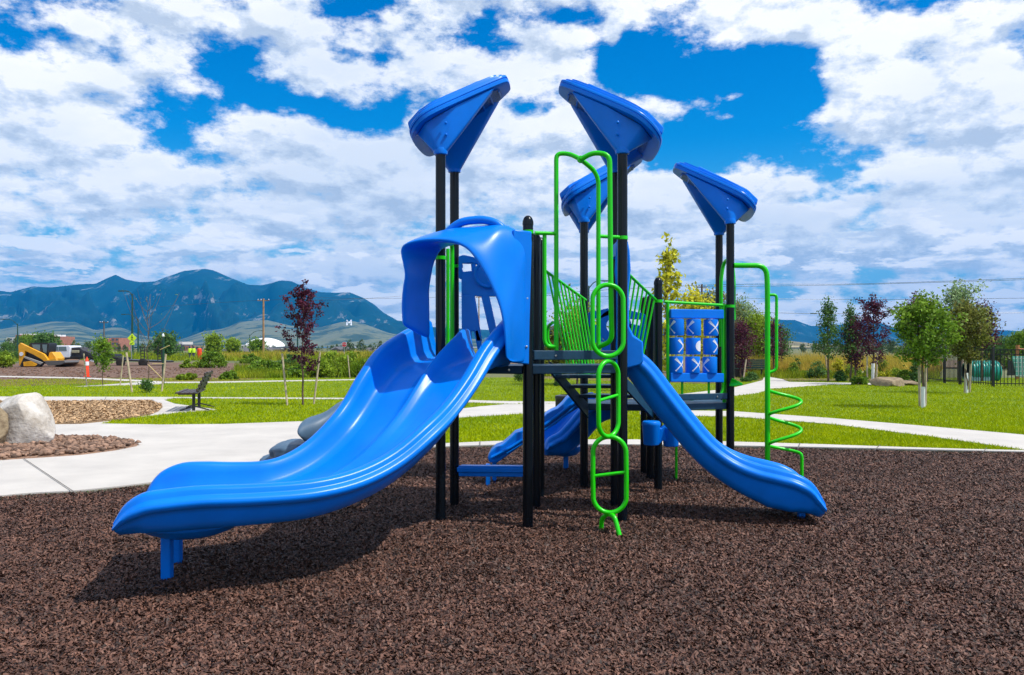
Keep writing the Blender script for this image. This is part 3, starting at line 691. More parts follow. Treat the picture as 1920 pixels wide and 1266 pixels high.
oval(1140, 601, 59, 134, 6.90, 6.88, R(8), 'climbing_loop')
oval(1141, 748, 42, 141, 6.88, 6.86, R(42), 'climbing_loop', 746)
oval(1143, 890, 62, 142, 6.86, 6.84, R(-5), 'climbing_loop', 889)
m = MB(); m.tube(fillet([P(1127,996,6.96), P(1128,972,6.93), P(1140,963,6.86), P(1152,968,6.80), P(1163,1009,6.72)], .09), .0205); m.build('foot_hoop', M['green'], CL)
# sloping stair rails
def slope_rail(top, bot, nb_, name='stair_rail'):
    t0, t1 = top; b0_, b1_ = bot
    o = pipe(name, [t0, t1], .016, fr_=0)
    m = MB(); m.tube([b0_, b1_], .015); m.build('bottom_rail', M['green'], o)
    for k in range(nb_):
        f = (k+.4)/nb_; m = MB(); m.tube([t0.lerp(t1, f), b0_.lerp(b1_, f)], .0105, 8); m.build('baluster', M['green'], o)
slope_rail((P(1024,509,8.3), P(1098,563,9.05)), (P(1062,690,8.1), P(1120,708,8.95)), 10)
slope_rail((P(1172,508,8.1), P(1231,564,8.9)), (P(1150,668,8.1), P(1203,700,8.85)), 8)

# ------------------------------------------------------------------ hood behind post E (entry of right slide)
EH = plate('slide_hood', [(1153,688),(1155,620),(1155,545),(1152,510),(1153,488),(1156,450),(1176,450),(1180,470),(1182,505),(1178,540),(1178,612),(1187,630),(1205,641),(1206,678),(1200,684),(1178,690)], 7.36, .035, M['blue'], dx=.01)
m = MB(); m.prism([P(a, b, 7.9) for a, b in [(1156,685),(1158,545),(1155,500),(1158,462),(1176,462),(1182,505),(1178,545),(1179,612),(1187,628),(1203,640),(1203,685)]], (.01, .035, 0)); m.build('side_panel', M['blue'], EH, bevel=.008)
m = MB(); m.prism([P(1156,452,7.38), P(1176,452,7.38), P(1180,470,7.38), P(1160,474,7.38)], (.0, .66, 0)); m.build('crown', M['blue'], EH, bevel=.01)

# ------------------------------------------------------------------ noughts and crosses panel
YA, YB = 8.97, 9.24
def YL(px): return YA + (YB-YA)*(px-1243)/(1360-1243)
def PL(px, py, d=0): return P(px, py, YL(px) + d)
TP = pipe('panel_frame', [PL(1246,566), PL(1362,573)], .017, fr_=0)
for x0, pts_ in ((0, [PL(1252,568), PL(1252,700), PL(1254,742), PL(1262,748), PL(1300,748)]), (1, [PL(1356,573), PL(1356,732), PL(1348,746), PL(1285,746)])):
    m = MB(); m.tube(fillet(pts_, .1), .019); m.build('upright', M['green'], TP)
m = MB(); m.tube([PL(1358,573,.06), PL(1358,760,.06)], .022); m.tube([PL(1329,715,.05), PL(1329,742,.05)], .014); m.tube([PL(1279,712,.05), PL(1279,746,.05)], .014); m.build('upright', M['green'], TP)
clamp(G3, 2.12, TP); clamp(H1, 2.08, TP)
TT = empty('game_panel', (2.0, 9.1, 1.5)); TT.parent = PS; TT.location = Vector((2.0, 9.1, 1.5)) - OFF[PS.name]; OFF[TT.name] = Vector((2.0, 9.1, 1.5))
for (y0, y1) in ((580, 597), (699, 716)):
    m = MB(); a, b = PL(1254, (y0+y1)/2), PL(1353, (y0+y1)/2 + 1); hgt = (y1-y0)/F_PX*9.1
    m.bar(a, b, .10, hgt); m.build('cross_beam', M['blue'], TT, smooth=False, bevel=.008)
rows = [(597.5, 630), (632.5, 665), (667.5, 700)]; colx = [1267.5, 1299.5, 1331]
rot = [[-1, -1, 1], [2, 'o', 2], [1.2, 1.2, -1.1]]; ang = [[-72, -62, 22], [58, 50, 60], [38, 36, -70]]
for r_ in range(3):
    for c_ in range(3):
        cx_ = colx[c_] + (1-r_)*1.0 + (.8 if c_ == 2 else 0); ctr = PL(cx_, sum(rows[r_])/2 + c_*.4, 0); rad = .083; hh = (rows[r_][1]-rows[r_][0])/F_PX*9.1/2 - .004
        m = MB(); m.lathe(ctr, [(rad-.012, -hh), (rad-.003, -hh+.002), (rad, -hh+.01), (rad, hh-.01), (rad-.003, hh-.002), (rad-.012, hh)], 40); cy_ = m.build('drum', M['blue'], TT, angle=35)
        a0 = R(-90 + ang[r_][c_])
        def cyl(u, v, e=.0018): return ctr + Vector(((rad+e)*math.cos(a0 + u/rad), (rad+e)*math.sin(a0 + u/rad), v))
        m = MB()
        if rot[r_][c_] == 'o':
            K = 28; lay = []
            for s_ in np.linspace(0, 1, 5)[1:]: lay.append([cyl(.062*s_*math.cos(k*2*math.pi/K), .062*s_*math.sin(k*2*math.pi/K)) for k in range(K)])
            m.loft(lay, True, False); m.add(lay[0], [tuple(range(K))])
        else:
            for sg in (1, -1):         # two crossed tapering bats
                n_ = 14; up_, lo_ = [], []
                for k in range(n_+1):
                    t = k/n_; w_ = .0055 + .0105*max(0, (t-.45)/.55) if t > .05 else .010
                    u = sg*(-.070 + .140*t); v = -.070 + .140*t
                    du, dv = -sg*w_*.7*sg*sg, w_*.7
                    up_.append(cyl(u - sg*w_*.7, v + w_*.7)); lo_.append(cyl(u + sg*w_*.7, v - w_*.7))
                m.add(up_ + lo_, [(k, k+1, n_+2+k, n_+1+k) for k in range(n_)])
        m.build('mark', M['white'], cy_, smooth=False)
    a = PL(1250, rows[r_][0]-1.5); b = PL(1352, rows[r_][0]-1.5)
m = MB()
for c_ in range(3): m.tube([PL(colx[c_], 590), PL(colx[c_], 706)], .012, 8)
m.build('spindle', M['steel'], TT)

# arched blue panel with round window at the back of the lower deck
m = MB(); YB2 = 9.98
def arc(cx, cy, r, a0, a1, n): return [(cx + r*math.cos(R(a0 + (a1-a0)*k/n)), cy - r*math.sin(R(a0 + (a1-a0)*k/n))) for k in range(n+1)]
def ringstrip(cx, cy, r0, r1, a0, a1, n=20):
    o_ = arc(cx, cy, r1, a0, a1, n); i_ = arc(cx, cy, r0, a0, a1, n)
    for k in range(n): m.prism([P(*o_[k], YB2), P(*o_[k+1], YB2), P(*i_[k+1], YB2), P(*i_[k], YB2)], (0, .05, 0))
ringstrip(1152, 611, 15, 32, 0, 360, 28)
for poly in ([(1103,586),(1140,578),(1146,590),(1128,597),(1103,598)], [(1160,577),(1210,589),(1212,600),(1175,598),(1165,590)], [(1103,597),(1110,597),(1110,645),(1103,645)], [(1204,598),(1212,598),(1212,655),(1204,655)], [(1103,612),(1124,608),(1130,640),(1103,645)], [(1178,606),(1206,612),(1206,655),(1168,652)], [(1130,638),(1170,638),(1176,660),(1128,660)]):
    m.prism([P(a, b, YB2) for a, b in poly], (0, .05, 0))
m.build('bubble_panel', M['blue'], PS, bevel=.006, angle=30)

# ------------------------------------------------------------------ spiral climber
SP = pipe('spiral_climber', [P(1376,498,9.2), P(1437,498,9.2), P(1439,540,9.2), Vector((P(1439,860,9.2).x, 9.2, -.02))], .030, fr_=.24, n=16)
m = MB(); m.tube(fillet([P(1443,553,9.2), P(1456,553,9.2), P(1456,694,9.2), P(1441,699,9.2)], .07), .017); m.build('hand_loop', M['green'], SP)
hel = []; cxh = P(1471, 700, 9.2).x; x0 = P(1440, 700, 9.2).x; rr_ = cxh - x0
ys = [(0, 729), (.5, 752), (1, 779), (1.5, 805), (2, 834), (2.5, 852)]
for k in range(81):
    t = 2.5*k/80; y = np.interp(t, [a for a, b in ys], [b for a, b in ys]); a = math.pi + 2*math.pi*t
    hel.append(Vector((cxh + rr_*math.cos(a), 9.2 - .36*rr_*math.sin(a), CAMH - (y - HY)/F_PX*9.2)))
hel.append(hel[-1] + Vector((.008, 0, -.03))); hel.append(Vector((hel[-1].x, hel[-1].y, -.02)))
m = MB(); m.tube(hel, .019, 12); m.build('coil', M['green'], SP)
pipe('entry_hoop', [P(1352,650,9.6), P(1352,520,9.6), P(1358,488,9.6), P(1372,488,9.4), P(1376,520,9.3), P(1376,600,9.3)], .022, fr_=.15)
# small green foot tray on post H1
m = MB(); m.loft([[P(1371,709,9.2), P(1380,712,9.1), P(1393,719,9.0), P(1393,723,9.0), P(1371,725,9.1)], [p + Vector((0, .2, 0)) for p in (P(1371,709,9.2), P(1380,712,9.1), P(1393,719,9.0), P(1393,723,9.0), P(1371,725,9.1))]]); m.build('foot_tray', M['green'], PS, bevel=.008)
pipe('support_leg', [Vector((P(1268,860,9.6).x, 9.6, -.02)), Vector((P(1268,860,9.6).x, 9.6, .92))], .016, fr_=0)

# ------------------------------------------------------------------ drum seats under the right slide
m = MB(); c1 = P(1221, 812, 8.62); c2 = P(1258, 818, 8.66)
for c_, r_, h_ in ((c1, .098, .13), (c2, .095, .11)):
    m.lathe(c_, [(r_*.80, -h_), (r_*.86, -h_*.9), (r_*.98, h_*.55), (r_*1.03, h_*.68), (r_*1.03, h_*.86), (r_*.9, h_*1.0), (r_*.3, h_*1.04), (.001, h_*1.04)], 30)
m.prism([P(1226,796,8.6), P(1240,804,8.6), P(1250,795,8.6), P(1270,806,8.62), P(1270,834,8.62), P(1260,838,8.62), P(1244,826,8.6), P(1236,834,8.6), P(1226,836,8.6)], (0, .09, 0))
m.build('drum_seat', M['blue'], PS, bevel=.008)

# ------------------------------------------------------------------ ridged blue climbing beam and plank
prof = []
xy = [(1086,741),(1073,740),(1064,747),(1056,757),(1046,766),(1036,770),(1026,776),(1015,786),(1004,794),(992,800),(978,808),(966,812),(956,822),(942,834),(930,838),(920,846),(914,858)]
lo_ = [(918,868),(932,868),(950,856),(975,838),(1000,822),(1018,806),(1042,796),(1060,780),(1088,763)]
m = MB(); m.prism([P(a, b, 9.25) for a, b in xy + lo_], (0, .34, 0)); rb_ = m.build('ridge_climber', M['blue'], PS, bevel=.015, angle=35)
m = MB(); m.tube([P(1084,750,9.24), P(1045,780,9.23), P(1000,812,9.23), P(960,838,9.23), P(922,858,9.23)], .02, 8); m.tube([P(1084,758,9.24), P(1045,790,9.23), P(1000,820,9.23), P(950,850,9.23)], .012, 8); m.build('side_rib', M['blue'], rb_)
for (a, b) in ((915, 912), (927, 905)):
    q = G(a, b, 0); m = MB(); m.box((q.x, q.y, .12), (.05, .05, .28)); m.build('leg', M['blue'], rb_, smooth=False, bevel=.006)
m = MB(); pa, pb = V3(B, .385), V3(D1, .40)
d = (pb - pa).normalized(); 
m.bar(pa + d*.05, pb - d*.05, .20, .05); m.bar(pa + d*.05 + Vector((0,-.06,-.045)), pb - d*.05 + Vector((0,-.06,-.045)), .03, .05); m.bar(pa + d*.05 + Vector((0,-.08,.03)), pb - d*.05 + Vector((0,-.08,.03)), .03, .02)
m.build('balance_plank', M['blue'], PS, bevel=.008)

# grey boulder climber behind the double slide
def blob(c, s, seed, sub=4, amp=.25, fr_=1.2, rotz=0, cuts=0):
    rq = random.Random(int(seed*100)); planes = []
    for _ in range(cuts):
        v_ = Vector((rq.gauss(0, 1), rq.gauss(0, 1), rq.gauss(.1, .7))).normalized(); planes.append((v_, rq.uniform(.62, .85)))
    bm = bmesh.new(); bmesh.ops.create_icosphere(bm, subdivisions=sub, radius=1); rz = Matrix.Rotation(rotz, 3, 'Z')
    out = []
    for v in bm.verts:
        p = v.co.copy(); k = 1 + amp*mnoise.noise(p*fr_ + Vector((seed, seed*1.7, 3))) + amp*.35*mnoise.noise(p*fr_*3 + Vector((seed, 0, 9)))
        p = p*k
        for v_, d_ in planes:
            e_ = p.dot(v_) - d_
            if e_ > 0: p = p - v_*(e_*.93)
        p.x = math.copysign(abs(p.x)**.85, p.x); p.y = math.copysign(abs(p.y)**.85, p.y); p.z = math.copysign(abs(p.z)**.8, p.z)
        p = Vector((p.x*s[0], p.y*s[1], p.z*s[2])); out.append(rz @ p + Vector(c))
    fs = [tuple(v.index for v in f.verts) for f in bm.faces]; bm.free(); return out, fs
CB = empty('climbing_rock', (-1.9, 9.7, 0), 'smooth blue-grey moulded climbing rock rising behind the double slide', 'climbing rock')
def bl(name, c, s, seed, **k):
    m = MB(); m.add(*blob(c, s, seed, **k)); return m.build(name, M['greyplastic'], CB, angle=70)
m = MB()
sec = []
for (a, b, hgt, Y) in ((562, 800, .01, 9.3), (566, 790, .13, 9.3), (578, 783, .20, 9.35), (600, 778, .22, 9.4), (618, 768, .24, 9.5), (640, 748, .26, 9.6), (700, 742, .3, 9.8)):
    t_ = P(a, b, Y); sec.append([t_ + Vector((0, -.25, -.10)), t_ + Vector((0, -.1, 0)), t_ + Vector((0, .2, .02)), t_ + Vector((0, .45, -.12)), t_ + Vector((.06, .4, -hgt*1.6 - .05)), t_ + Vector((.09, -.15, -hgt*1.8 - .05))])
m.loft(sec, True, True); m.build('overhang', M['greyplastic'], CB, subsurf=2)
bl('base', (-2.12, 9.85, .12), (.5, .45, .42), 2.2)
bl('foot', P(548, 842, 9.5) + Vector((0, 0, -.05)), (.24, .3, .16), 5.1)
bl('foot', P(512, 862, 9.6) + Vector((0, 0, -.05)), (.14, .2, .11), 7.4)

# ------------------------------------------------------------------ boulders
def boulder(name, c, s, seed, m_, label, **k):
    m = MB(); m.add(*blob(c, s, seed, sub=5, **k)); o = m.build(name, m_, None, angle=50); tag(o, label, 'boulder', 'boulders on the river rock bed'); return o
boulder('boulder', (-7.80, 12.75, .38), (.45, .42, .50), 3.7, M['boulder'], 'large pale white-faced boulder at the left edge, beside the tip of the river rock bed', amp=.16, rotz=.5, cuts=12)
boulder('boulder', (-8.10, 12.25, .36), (.30, .30, .42), 8.1, M['boulder2'], 'darker tan boulder cut off by the left edge of the photo', amp=.2, rotz=.1, cuts=10)

# ------------------------------------------------------------------ trees
def leafcloud(centres, n, spread, size, name, m, parent, asp=.6):
    c = np.asarray(centres)[rng.integers(0, len(centres), n)]; c = c + rng.normal(0, 1, (n, 3))*spread*np.array([1, 1, .8])
    s = size*rng.uniform(.6, 1.4, n)
    u = rng.normal(0, 1, (n, 3)); u[:, 2] -= .25; u /= np.linalg.norm(u, axis=1)[:, None]
    v = np.cross(u, rng.normal(0, 1, (n, 3)) + np.array([0, 0, .7])); v /= np.linalg.norm(v, axis=1)[:, None] + 1e-9
    h = (s/2)[:, None]*u; k = (s*asp/2)[:, None]*v; nn = np.cross(u, v)*(s*.12)[:, None]
    V = np.stack([c - h, c - k + nn, c + h, c + k + nn], 1).reshape(-1, 3)
    F = (np.arange(n)[:, None]*4 + [0, 1, 2, 3])
    return rawmesh(name, V, F, m, parent)
def tree(name, base, h, cw, c0, m_, label, group=None, n=5000, leaf=.07, shape='oval', seed=1, trunk_r=None, spread=.10, nb=None, asc=.9, guard=0, cat='tree', top_bare=.0):
    """base: ground point, h height, cw crown width, c0 height where the crown starts"""
    rr = random.Random(seed); root = empty(name, base, label, cat, group)
    tr = trunk_r or h*.012; m = MB(); b = Vector(base); sp = []
    tp = []; wob = h*.012
    for k in range(9):
        t = k/8; tp.append(b + Vector((rr.uniform(-wob, wob)*(k > 0), rr.uniform(-wob, wob)*(k > 0), h*.93*t - (.03 if k == 0 else 0))))
    m.tube(catmull(tp, 3), [tr*(1.15 - .95*k/24) for k in range(25)], 8)
    nb = nb or 22
    for i in range(nb):
        t = (i + rr.random())/nb; z0 = c0*.93 + (h*.93 - c0)*t*.96; 
        if shape == 'oval': prof = math.sin(math.pi*min(1, .12 + .88*t))**.75*.95 + .05
        elif shape == 'cone': prof = (1 - t)**.8*.95 + .1
        elif shape == 'col': prof = .55 + .45*math.sin(math.pi*t)
        else: prof = math.sqrt(max(0, 1 - (t*1.0)**2.4))*.9 + .1
        a = i*2.4 + rr.uniform(-.5, .5); L_ = cw/2*prof*rr.uniform(.55, 1.2)
        st_ = b + Vector((0, 0, z0)); up = L_*asc*rr.uniform(.6, 1.2)
        e = st_ + Vector((math.cos(a)*L_, math.sin(a)*L_, up)); e.z = min(e.z, b.z + h*rr.uniform(.95, 1.0))
        mid = st_.lerp(e, .5) + Vector((0, 0, -up*.12)); q = catmull([st_, mid, e], 4)
        m.tube(q, [tr*.42*(1 - .8*k/8) + .002 for k in range(9)], 5)
        for k in range(2, 9):
            if k >= 2: sp.append(tuple(q[k] + Vector([rr.gauss(0, spread*.7) for _ in range(3)])))
            if k >= 5: sp.append(tuple(q[k] + Vector([rr.gauss(0, spread*1.2) for _ in range(3)])))
    for k in range(6): sp.append(tuple(b + Vector((rr.gauss(0, .03), rr.gauss(0, .03), h*(.90 + .02*k)))))
    m.build('trunk', M['bark'], root)
    if n: leafcloud(sp, n, spread, leaf, 'crown', m_, root)
    if guard:
        g_ = MB(); g_.tube([b + Vector((0, 0, -.02)), b + Vector((0, 0, guard))], tr*1.5, 10); g_.build('trunk_guard', M['guard'], root)
    return root
def gp(px, py, z=LZ): return G(px, py, z)
def hh(py_top, p): return (HY - py_top)/F_PX*p.y + CAMH - p.z
def wpx(w, p): return w/F_PX*p.y
def T(name, px, by, ty, w, cy, m_, label, **k):
    p = gp(px, by); h = hh(ty, p); return tree(name, p, h, wpx(w, p), hh(cy, p), M[m_], label, **k)
def stake(px0, py0, px1, py1, label, group='wooden tree stakes', r=.028, m_='wood', name='tree_stake'):
    b_ = gp(px1, py1); t_ = P(px0, py0, b_.y); m = MB(); m.tube([b_ - Vector((0, 0, .05)), t_], r, 8); o = m.build(name, M[m_]); tag(o, label, 'stake', group); return b_, t_

T('purple_tree', 568, 760, 527, 76, 700, 'l_purple', 'young purple-leaved tree tied between two stakes left of the slide', n=2900, leaf=.075, shape='oval', seed=3, spread=.05, asc=1.5, nb=19, trunk_r=.025)
s1 = stake(529, 663, 539, 761, 'leaning wooden stake just left of the nearest purple tree'); s2 = stake(600, 660, 588, 758, 'wooden stake just right of the nearest purple tree')
m = MB(); tp_ = P(565, 690, 22); m.tube([P(532, 694, s1[0].y), tp_], .006, 5); m.tube([tp_, P(595, 696, s2[0].y)], .006, 5); tag(m.build('tree_tie', M['black']), 'thin dark tie strung between the purple tree and its two stakes', 'tie')
stake(652, 666, 656, 708, 'lone stake standing at the weeds behind the purple tree')
# bare and small staked trees, left
tree('bare_sapling', gp(277, 722), 4.0, 2.6, 1.2, M['l_green'], 'nearly leafless thin sapling with pale branches left of the bench', n=60, leaf=.05, seed=5, nb=16, asc=2.2, trunk_r=.02, cat='sapling')
T('sapling', 193, 724, 633, 34, 690, 'l_green', 'small thin green-leaved sapling standing in front of the trailer', n=1500, leaf=.09, seed=8, shape='oval', spread=.09, asc=1.2, nb=14, trunk_r=.02, cat='sapling')
T('small_bush', 275, 737, 716, 24, 735, 'l_dark', 'small round dark green bush on the lawn at the foot of the bare sapling', n=900, leaf=.06, seed=9, shape='oval', spread=.05, cat='bush', nb=12)
stake(157, 663, 163, 724, 'stake left of the orange-and-white traffic marker'); stake(231, 667, 225, 723, 'inner of the two stakes behind the leafy sapling')
stake(237, 661, 248, 736, 'tall leaning stake nearest the leafy sapling, in front on the lawn', r=.035); stake(311, 664, 303, 735, 'stake just right of the bare sapling beside the dark green post', r=.035)
b_, t_ = gp(306, 721), P(306, 631, gp(306, 721).y); m = MB(); m.tube([b_ - Vector((0,0,.05)), t_], .05, 10); dp_ = m.build('metal_post', mat('dark_green_paint', (.01, .05, .03), .4)); tag(dp_, 'dark green metal post with a white cap left of the bench', 'post')
m = MB(); m.lathe(t_, [(.055, 0), (.055, .04), (.02, .12), (.001, .13)], 10); m.build('cap', M['white'], dp_)
OFF[dp_.name] = Vector((0,0,0))
for (a, b, c, d, l) in ((278, 684, 304, 710, 'yellow tie from the bare sapling slanting down to the stake at its right'), (286, 682, 308, 682, 'yellow tie running level from the bare sapling to the dark post'), (300, 656, 318, 648, 'short yellow tie fluttering at the top of the dark post')):
    m = MB(); m.tube([P(a, b, 33), P(c, d, 33)], .018, 6); tag(m.build('tree_tie', mat('tie', (.55, .40, .18), .7)), l, 'tie', 'yellow tree ties')

# right-hand trees
TL = [
 ('leafy_tree', 1731, 765, 553, 108, 678, 'l_green', 'round green tree with a white trunk guard, nearest on the right lawn', dict(n=6800, leaf=.085, seed=11, shape='round', spread=.085, nb=27, guard=.55, asc=.7)),
 ('leafy_tree', 1812, 738, 566, 90, 672, 'l_brown', 'bronze-green tree with a white trunk guard, second on the right lawn, before the black fence', dict(n=5600, leaf=.10, seed=12, shape='oval', spread=.10, nb=26, guard=.7, asc=.7)),
 ('silver_tree', 1798, 716, 527, 78, 650, 'l_silver', 'tall silvery green tree rising behind the bronze-green tree', dict(n=4200, leaf=.12, seed=13, shape='oval', spread=.14, nb=24)),
 ('aspen_tree', 1553, 716, 556, 56, 672, 'l_dark', 'slender green tree, leftmost of the right-hand garden row', dict(n=3200, leaf=.09, seed=14, shape='cone', spread=.09, nb=24, asc=.9)),
 ('aspen_tree', 1594, 716, 567, 40, 680, 'l_dark', 'narrow green tree directly left of the purple one in the garden row', dict(n=2300, leaf=.09, seed=15, shape='cone', spread=.09, nb=20, asc=1.1)),
 ('purple_tree', 1604, 716, 590, 44, 690, 'l_purple', 'low purple tree hidden among the two narrow green trees', dict(n=2600, leaf=.09, seed=16, shape='oval', spread=.13, nb=20)),
 ('purple_tree', 1637, 722, 553, 74, 680, 'l_purple', 'purple tree with a white trunk guard at the centre of the garden row', dict(n=3300, leaf=.09, seed=17, shape='oval', spread=.08, nb=20, guard=.9, asc=1.3)),
 ('purple_tree', 1716, 716, 552, 66, 650, 'l_purple', 'purple tree mostly hidden behind the nearest round green tree', dict(n=3400, leaf=.10, seed=18, shape='cone', spread=.14, nb=24, asc=1.2)),
 ('purple_tree', 1842, 716, 566, 50, 650, 'l_purple', 'purple tree peeping out right of the bronze-green tree', dict(n=2600, leaf=.11, seed=19, shape='cone', spread=.16, nb=20)),
 ('willow_tree', 1420, 700, 592, 70, 676, 'l_bright', 'broad light green tree seen just right of the rear roof posts', dict(n=6500, leaf=.12, seed=20, shape='oval', spread=.22, nb=34)),
 ('willow_tree', 1388, 698, 566, 76, 676, 'l_silver', 'tall grey-green tree directly behind the rear roof posts', dict(n=6500, leaf=.13, seed=21, shape='oval', spread=.24, nb=34)),
 ('purple_tree', 1390, 712, 600, 46, 690, 'l_purple', 'purple tree beside the far bench and behind the rear post', dict(n=3200, leaf=.09, seed=22, shape='oval', spread=.14, nb=22)),
 ('purple_tree', 1450, 706, 600, 34, 672, 'l_purple', 'purple tree seen through the hand loop of the spiral climber', dict(n=2400, leaf=.09, seed=23, shape='oval', spread=.13, nb=18)),
 ('aspen_tree', 1467, 704, 612, 34, 668, 'l_dark', 'small thin green tree right of the spiral climber pole', dict(n=1500, leaf=.10, seed=24, shape='oval', spread=.14, nb=16)),
 ('poplar_tree', 1251, 735, 444, 46, 700, 'l_yellow', 'tall narrow yellow-green tree rising behind the green panel', dict(n=1300, leaf=.18, seed=25, shape='col', spread=.09, nb=24, asc=1.3)),
 ('poplar_tree', 1300, 712, 541, 66, 670, 'l_yellow', 'lower round yellow-green tree behind the noughts and crosses panel', dict(n=3400, leaf=.17, seed=26, shape='round', spread=.22, nb=26)),
 ('leafy_tree', 1336, 700, 548, 76, 660, 'l_brown', 'broad olive tree behind the wooden power pole', dict(n=4200, leaf=.16, seed=27, shape='round', spread=.3, nb=26)),
 ('leafy_tree', 1082, 722, 575, 90, 690, 'l_bright', 'dull green tree seen through the left stair rail', dict(n=4200, leaf=.13, seed=28, shape='round', spread=.25, nb=26)),
 ('leafy_tree', 1040, 722, 620, 40, 690, 'l_brown', 'small olive tree seen between the dark corner posts and the stair rail', dict(n=2400, leaf=.12, seed=29, shape='round', spread=.2, nb=20)),
]
for (nm, px, by, ty, w, cy, mm, lab, kw) in TL: T(nm, px, by, ty, w, cy, mm, lab, group='trees of the park garden', **kw)
T('conifer', 974, 716, 690, 20, 715, 'l_dark', 'tiny dark conifer seen on the lawn under the deck', n=1200, leaf=.07, seed=31, shape='cone', spread=.06, cat='tree', nb=20)
for (a, b, c, d, l) in ((1723, 672, 1725, 763, 'left stake of the nearest round green tree'), (1736, 672, 1735, 762, 'right stake of the nearest round green tree'), (1811, 665, 1809, 738, 'left stake of the bronze-green tree'), (1821, 665, 1818, 736, 'right stake of the bronze-green tree'),
     (1626, 668, 1626, 722, 'left stake of the purple garden tree with a guard'), (1645, 660, 1643, 718, 'right stake of the purple garden tree with a guard'), (1548, 668, 1551, 702, 'stake under the leftmost tree of the garden row'),
     (1399, 674, 1393, 715, 'leaning stake in front of the far bench'), (1380, 680, 1381, 708, 'stake next to the litter bin by the far bench'), (1448, 672, 1444, 700, 'stake seen inside the hand loop of the spiral climber')):
    stake(a, b, c, d, l, r=.035)

# shrubs in the beds
def shrub(px, by, ty, w, mm, label, n=1500, leaf=.08, group='shrubs in the garden beds', name='shrub', cat='shrub', seed=0):
    p = gp(px, by); h = hh(ty, p); W = wpx(w, p); rr = random.Random(int(px*7 + seed)); root = empty(name, p, label, cat, group)
    sp = []; m = MB()
    for k in range(26):
        a = rr.uniform(0, 6.28); t = rr.random()**.5; rad = W/2*t; z = h*rr.uniform(.15, .95)*math.sqrt(max(.05, 1 - t*t*.8))
        e = p + Vector((rad*math.cos(a), rad*math.sin(a)*.8, z)); sp.append(tuple(e))
        if k < 12: m.tube([p, p.lerp(e, .5) + Vector((0, 0, .03)), e], [.012, .008, .003], 5)
    m.build('stems', M['bark'], root)
    leafcloud(sp, n, min(W, h)*.10, leaf, 'foliage', M[mm], root); return root
SH = [(1470,704,690,20,'l_bright'),(1487,706,680,22,'l_green'),(1495,704,668,16,'l_dark'),(1510,706,694,18,'l_green'),(1532,710,676,30,'l_dark'),(1545,706,690,26,'l_green'),(1576,716,694,20,'l_dark'),(1600,708,684,26,'l_green'),(1612,722,702,28,'l_green'),(1572,708,668,18,'l_yellow'),
 (1660,716,692,30,'l_yellow'),(1682,712,688,34,'l_bright'),(1700,716,694,34,'l_green'),(1718,722,672,22,'l_dark'),(1655,700,672,20,'l_green'),(1590,700,680,26,'l_bright'),(1630,708,690,20,'l_bright'),
 (1410,714,696,20,'l_dark'),(1398,716,706,20,'l_dark'),(1048,724,712,14,'l_dark'),(1060,712,700,20,'l_green'),
 (1885,690,612,64,'l_dark'),(1862,688,622,46,'l_brown'),(1915,692,616,50,'l_green'),(1840,690,630,40,'l_dark'),(1960,690,610,60,'l_dark')]
words = {'l_bright': 'bright green', 'l_green': 'mid green', 'l_dark': 'dark green', 'l_yellow': 'yellow-green', 'l_brown': 'bronze'}
wh = ['just right of the spiral climber, low', 'right of the spiral climber by the path', 'upright, behind the path bend', 'small, at the path bend', 'wide, by the path left of the first garden tree', 'under the leftmost garden tree', 'dark mound at the lawn edge left of the garden trees', 'among the garden trees', 'at the lawn edge below the purple garden tree', 'upright, behind the mound at the lawn edge',
 'flecked, left of the low brown boulder', 'above the low brown boulder', 'right of the low brown boulder', 'columnar, at the left end of the black fence', 'tall, behind the purple garden tree', 'loose, behind the garden trees', 'low, beside the guarded purple tree',
 'beside the far bench', 'low, in front of the far bench', 'tiny, seen under the deck', 'seen under the stair', 'big, behind the fence above the green tunnel', 'big, left of the green tunnel behind the fence', 'big, behind the fence at the right edge', 'behind the fence next to the bronze-green tree', 'partly outside the right edge, behind the fence']
for (q, w_) in zip(SH, wh):
    big = q[1] - q[2] > 50
    shrub(*q, f'{words[q[4]]} shrub {w_}', n=5200 if big else 1300, leaf=.13 if big else .08)
def lowrock(px, by, ty, w, label):
    p = gp(px, by); boulder('boulder', (p.x, p.y, p.z + .1), (wpx(w, p)/2, .7, hh(ty, p)*.85), px*.1, M['boulder2'], label, amp=.25, cuts=8)['group'] = 'landscape rocks in the garden bed'
lowrock(1664, 724, 709, 56, 'low flat brown rock at the lawn edge before the garden bed'); lowrock(1699, 722, 716, 34, 'small rock right of the low flat brown rock'); lowrock(1563, 703, 697, 22, 'pale rock in the garden bed left of the narrow green trees'); lowrock(1620, 706, 698, 24, 'pale rock behind the guarded purple tree'); lowrock(1409, 704, 694, 20, 'round pale rock beside the far bench')

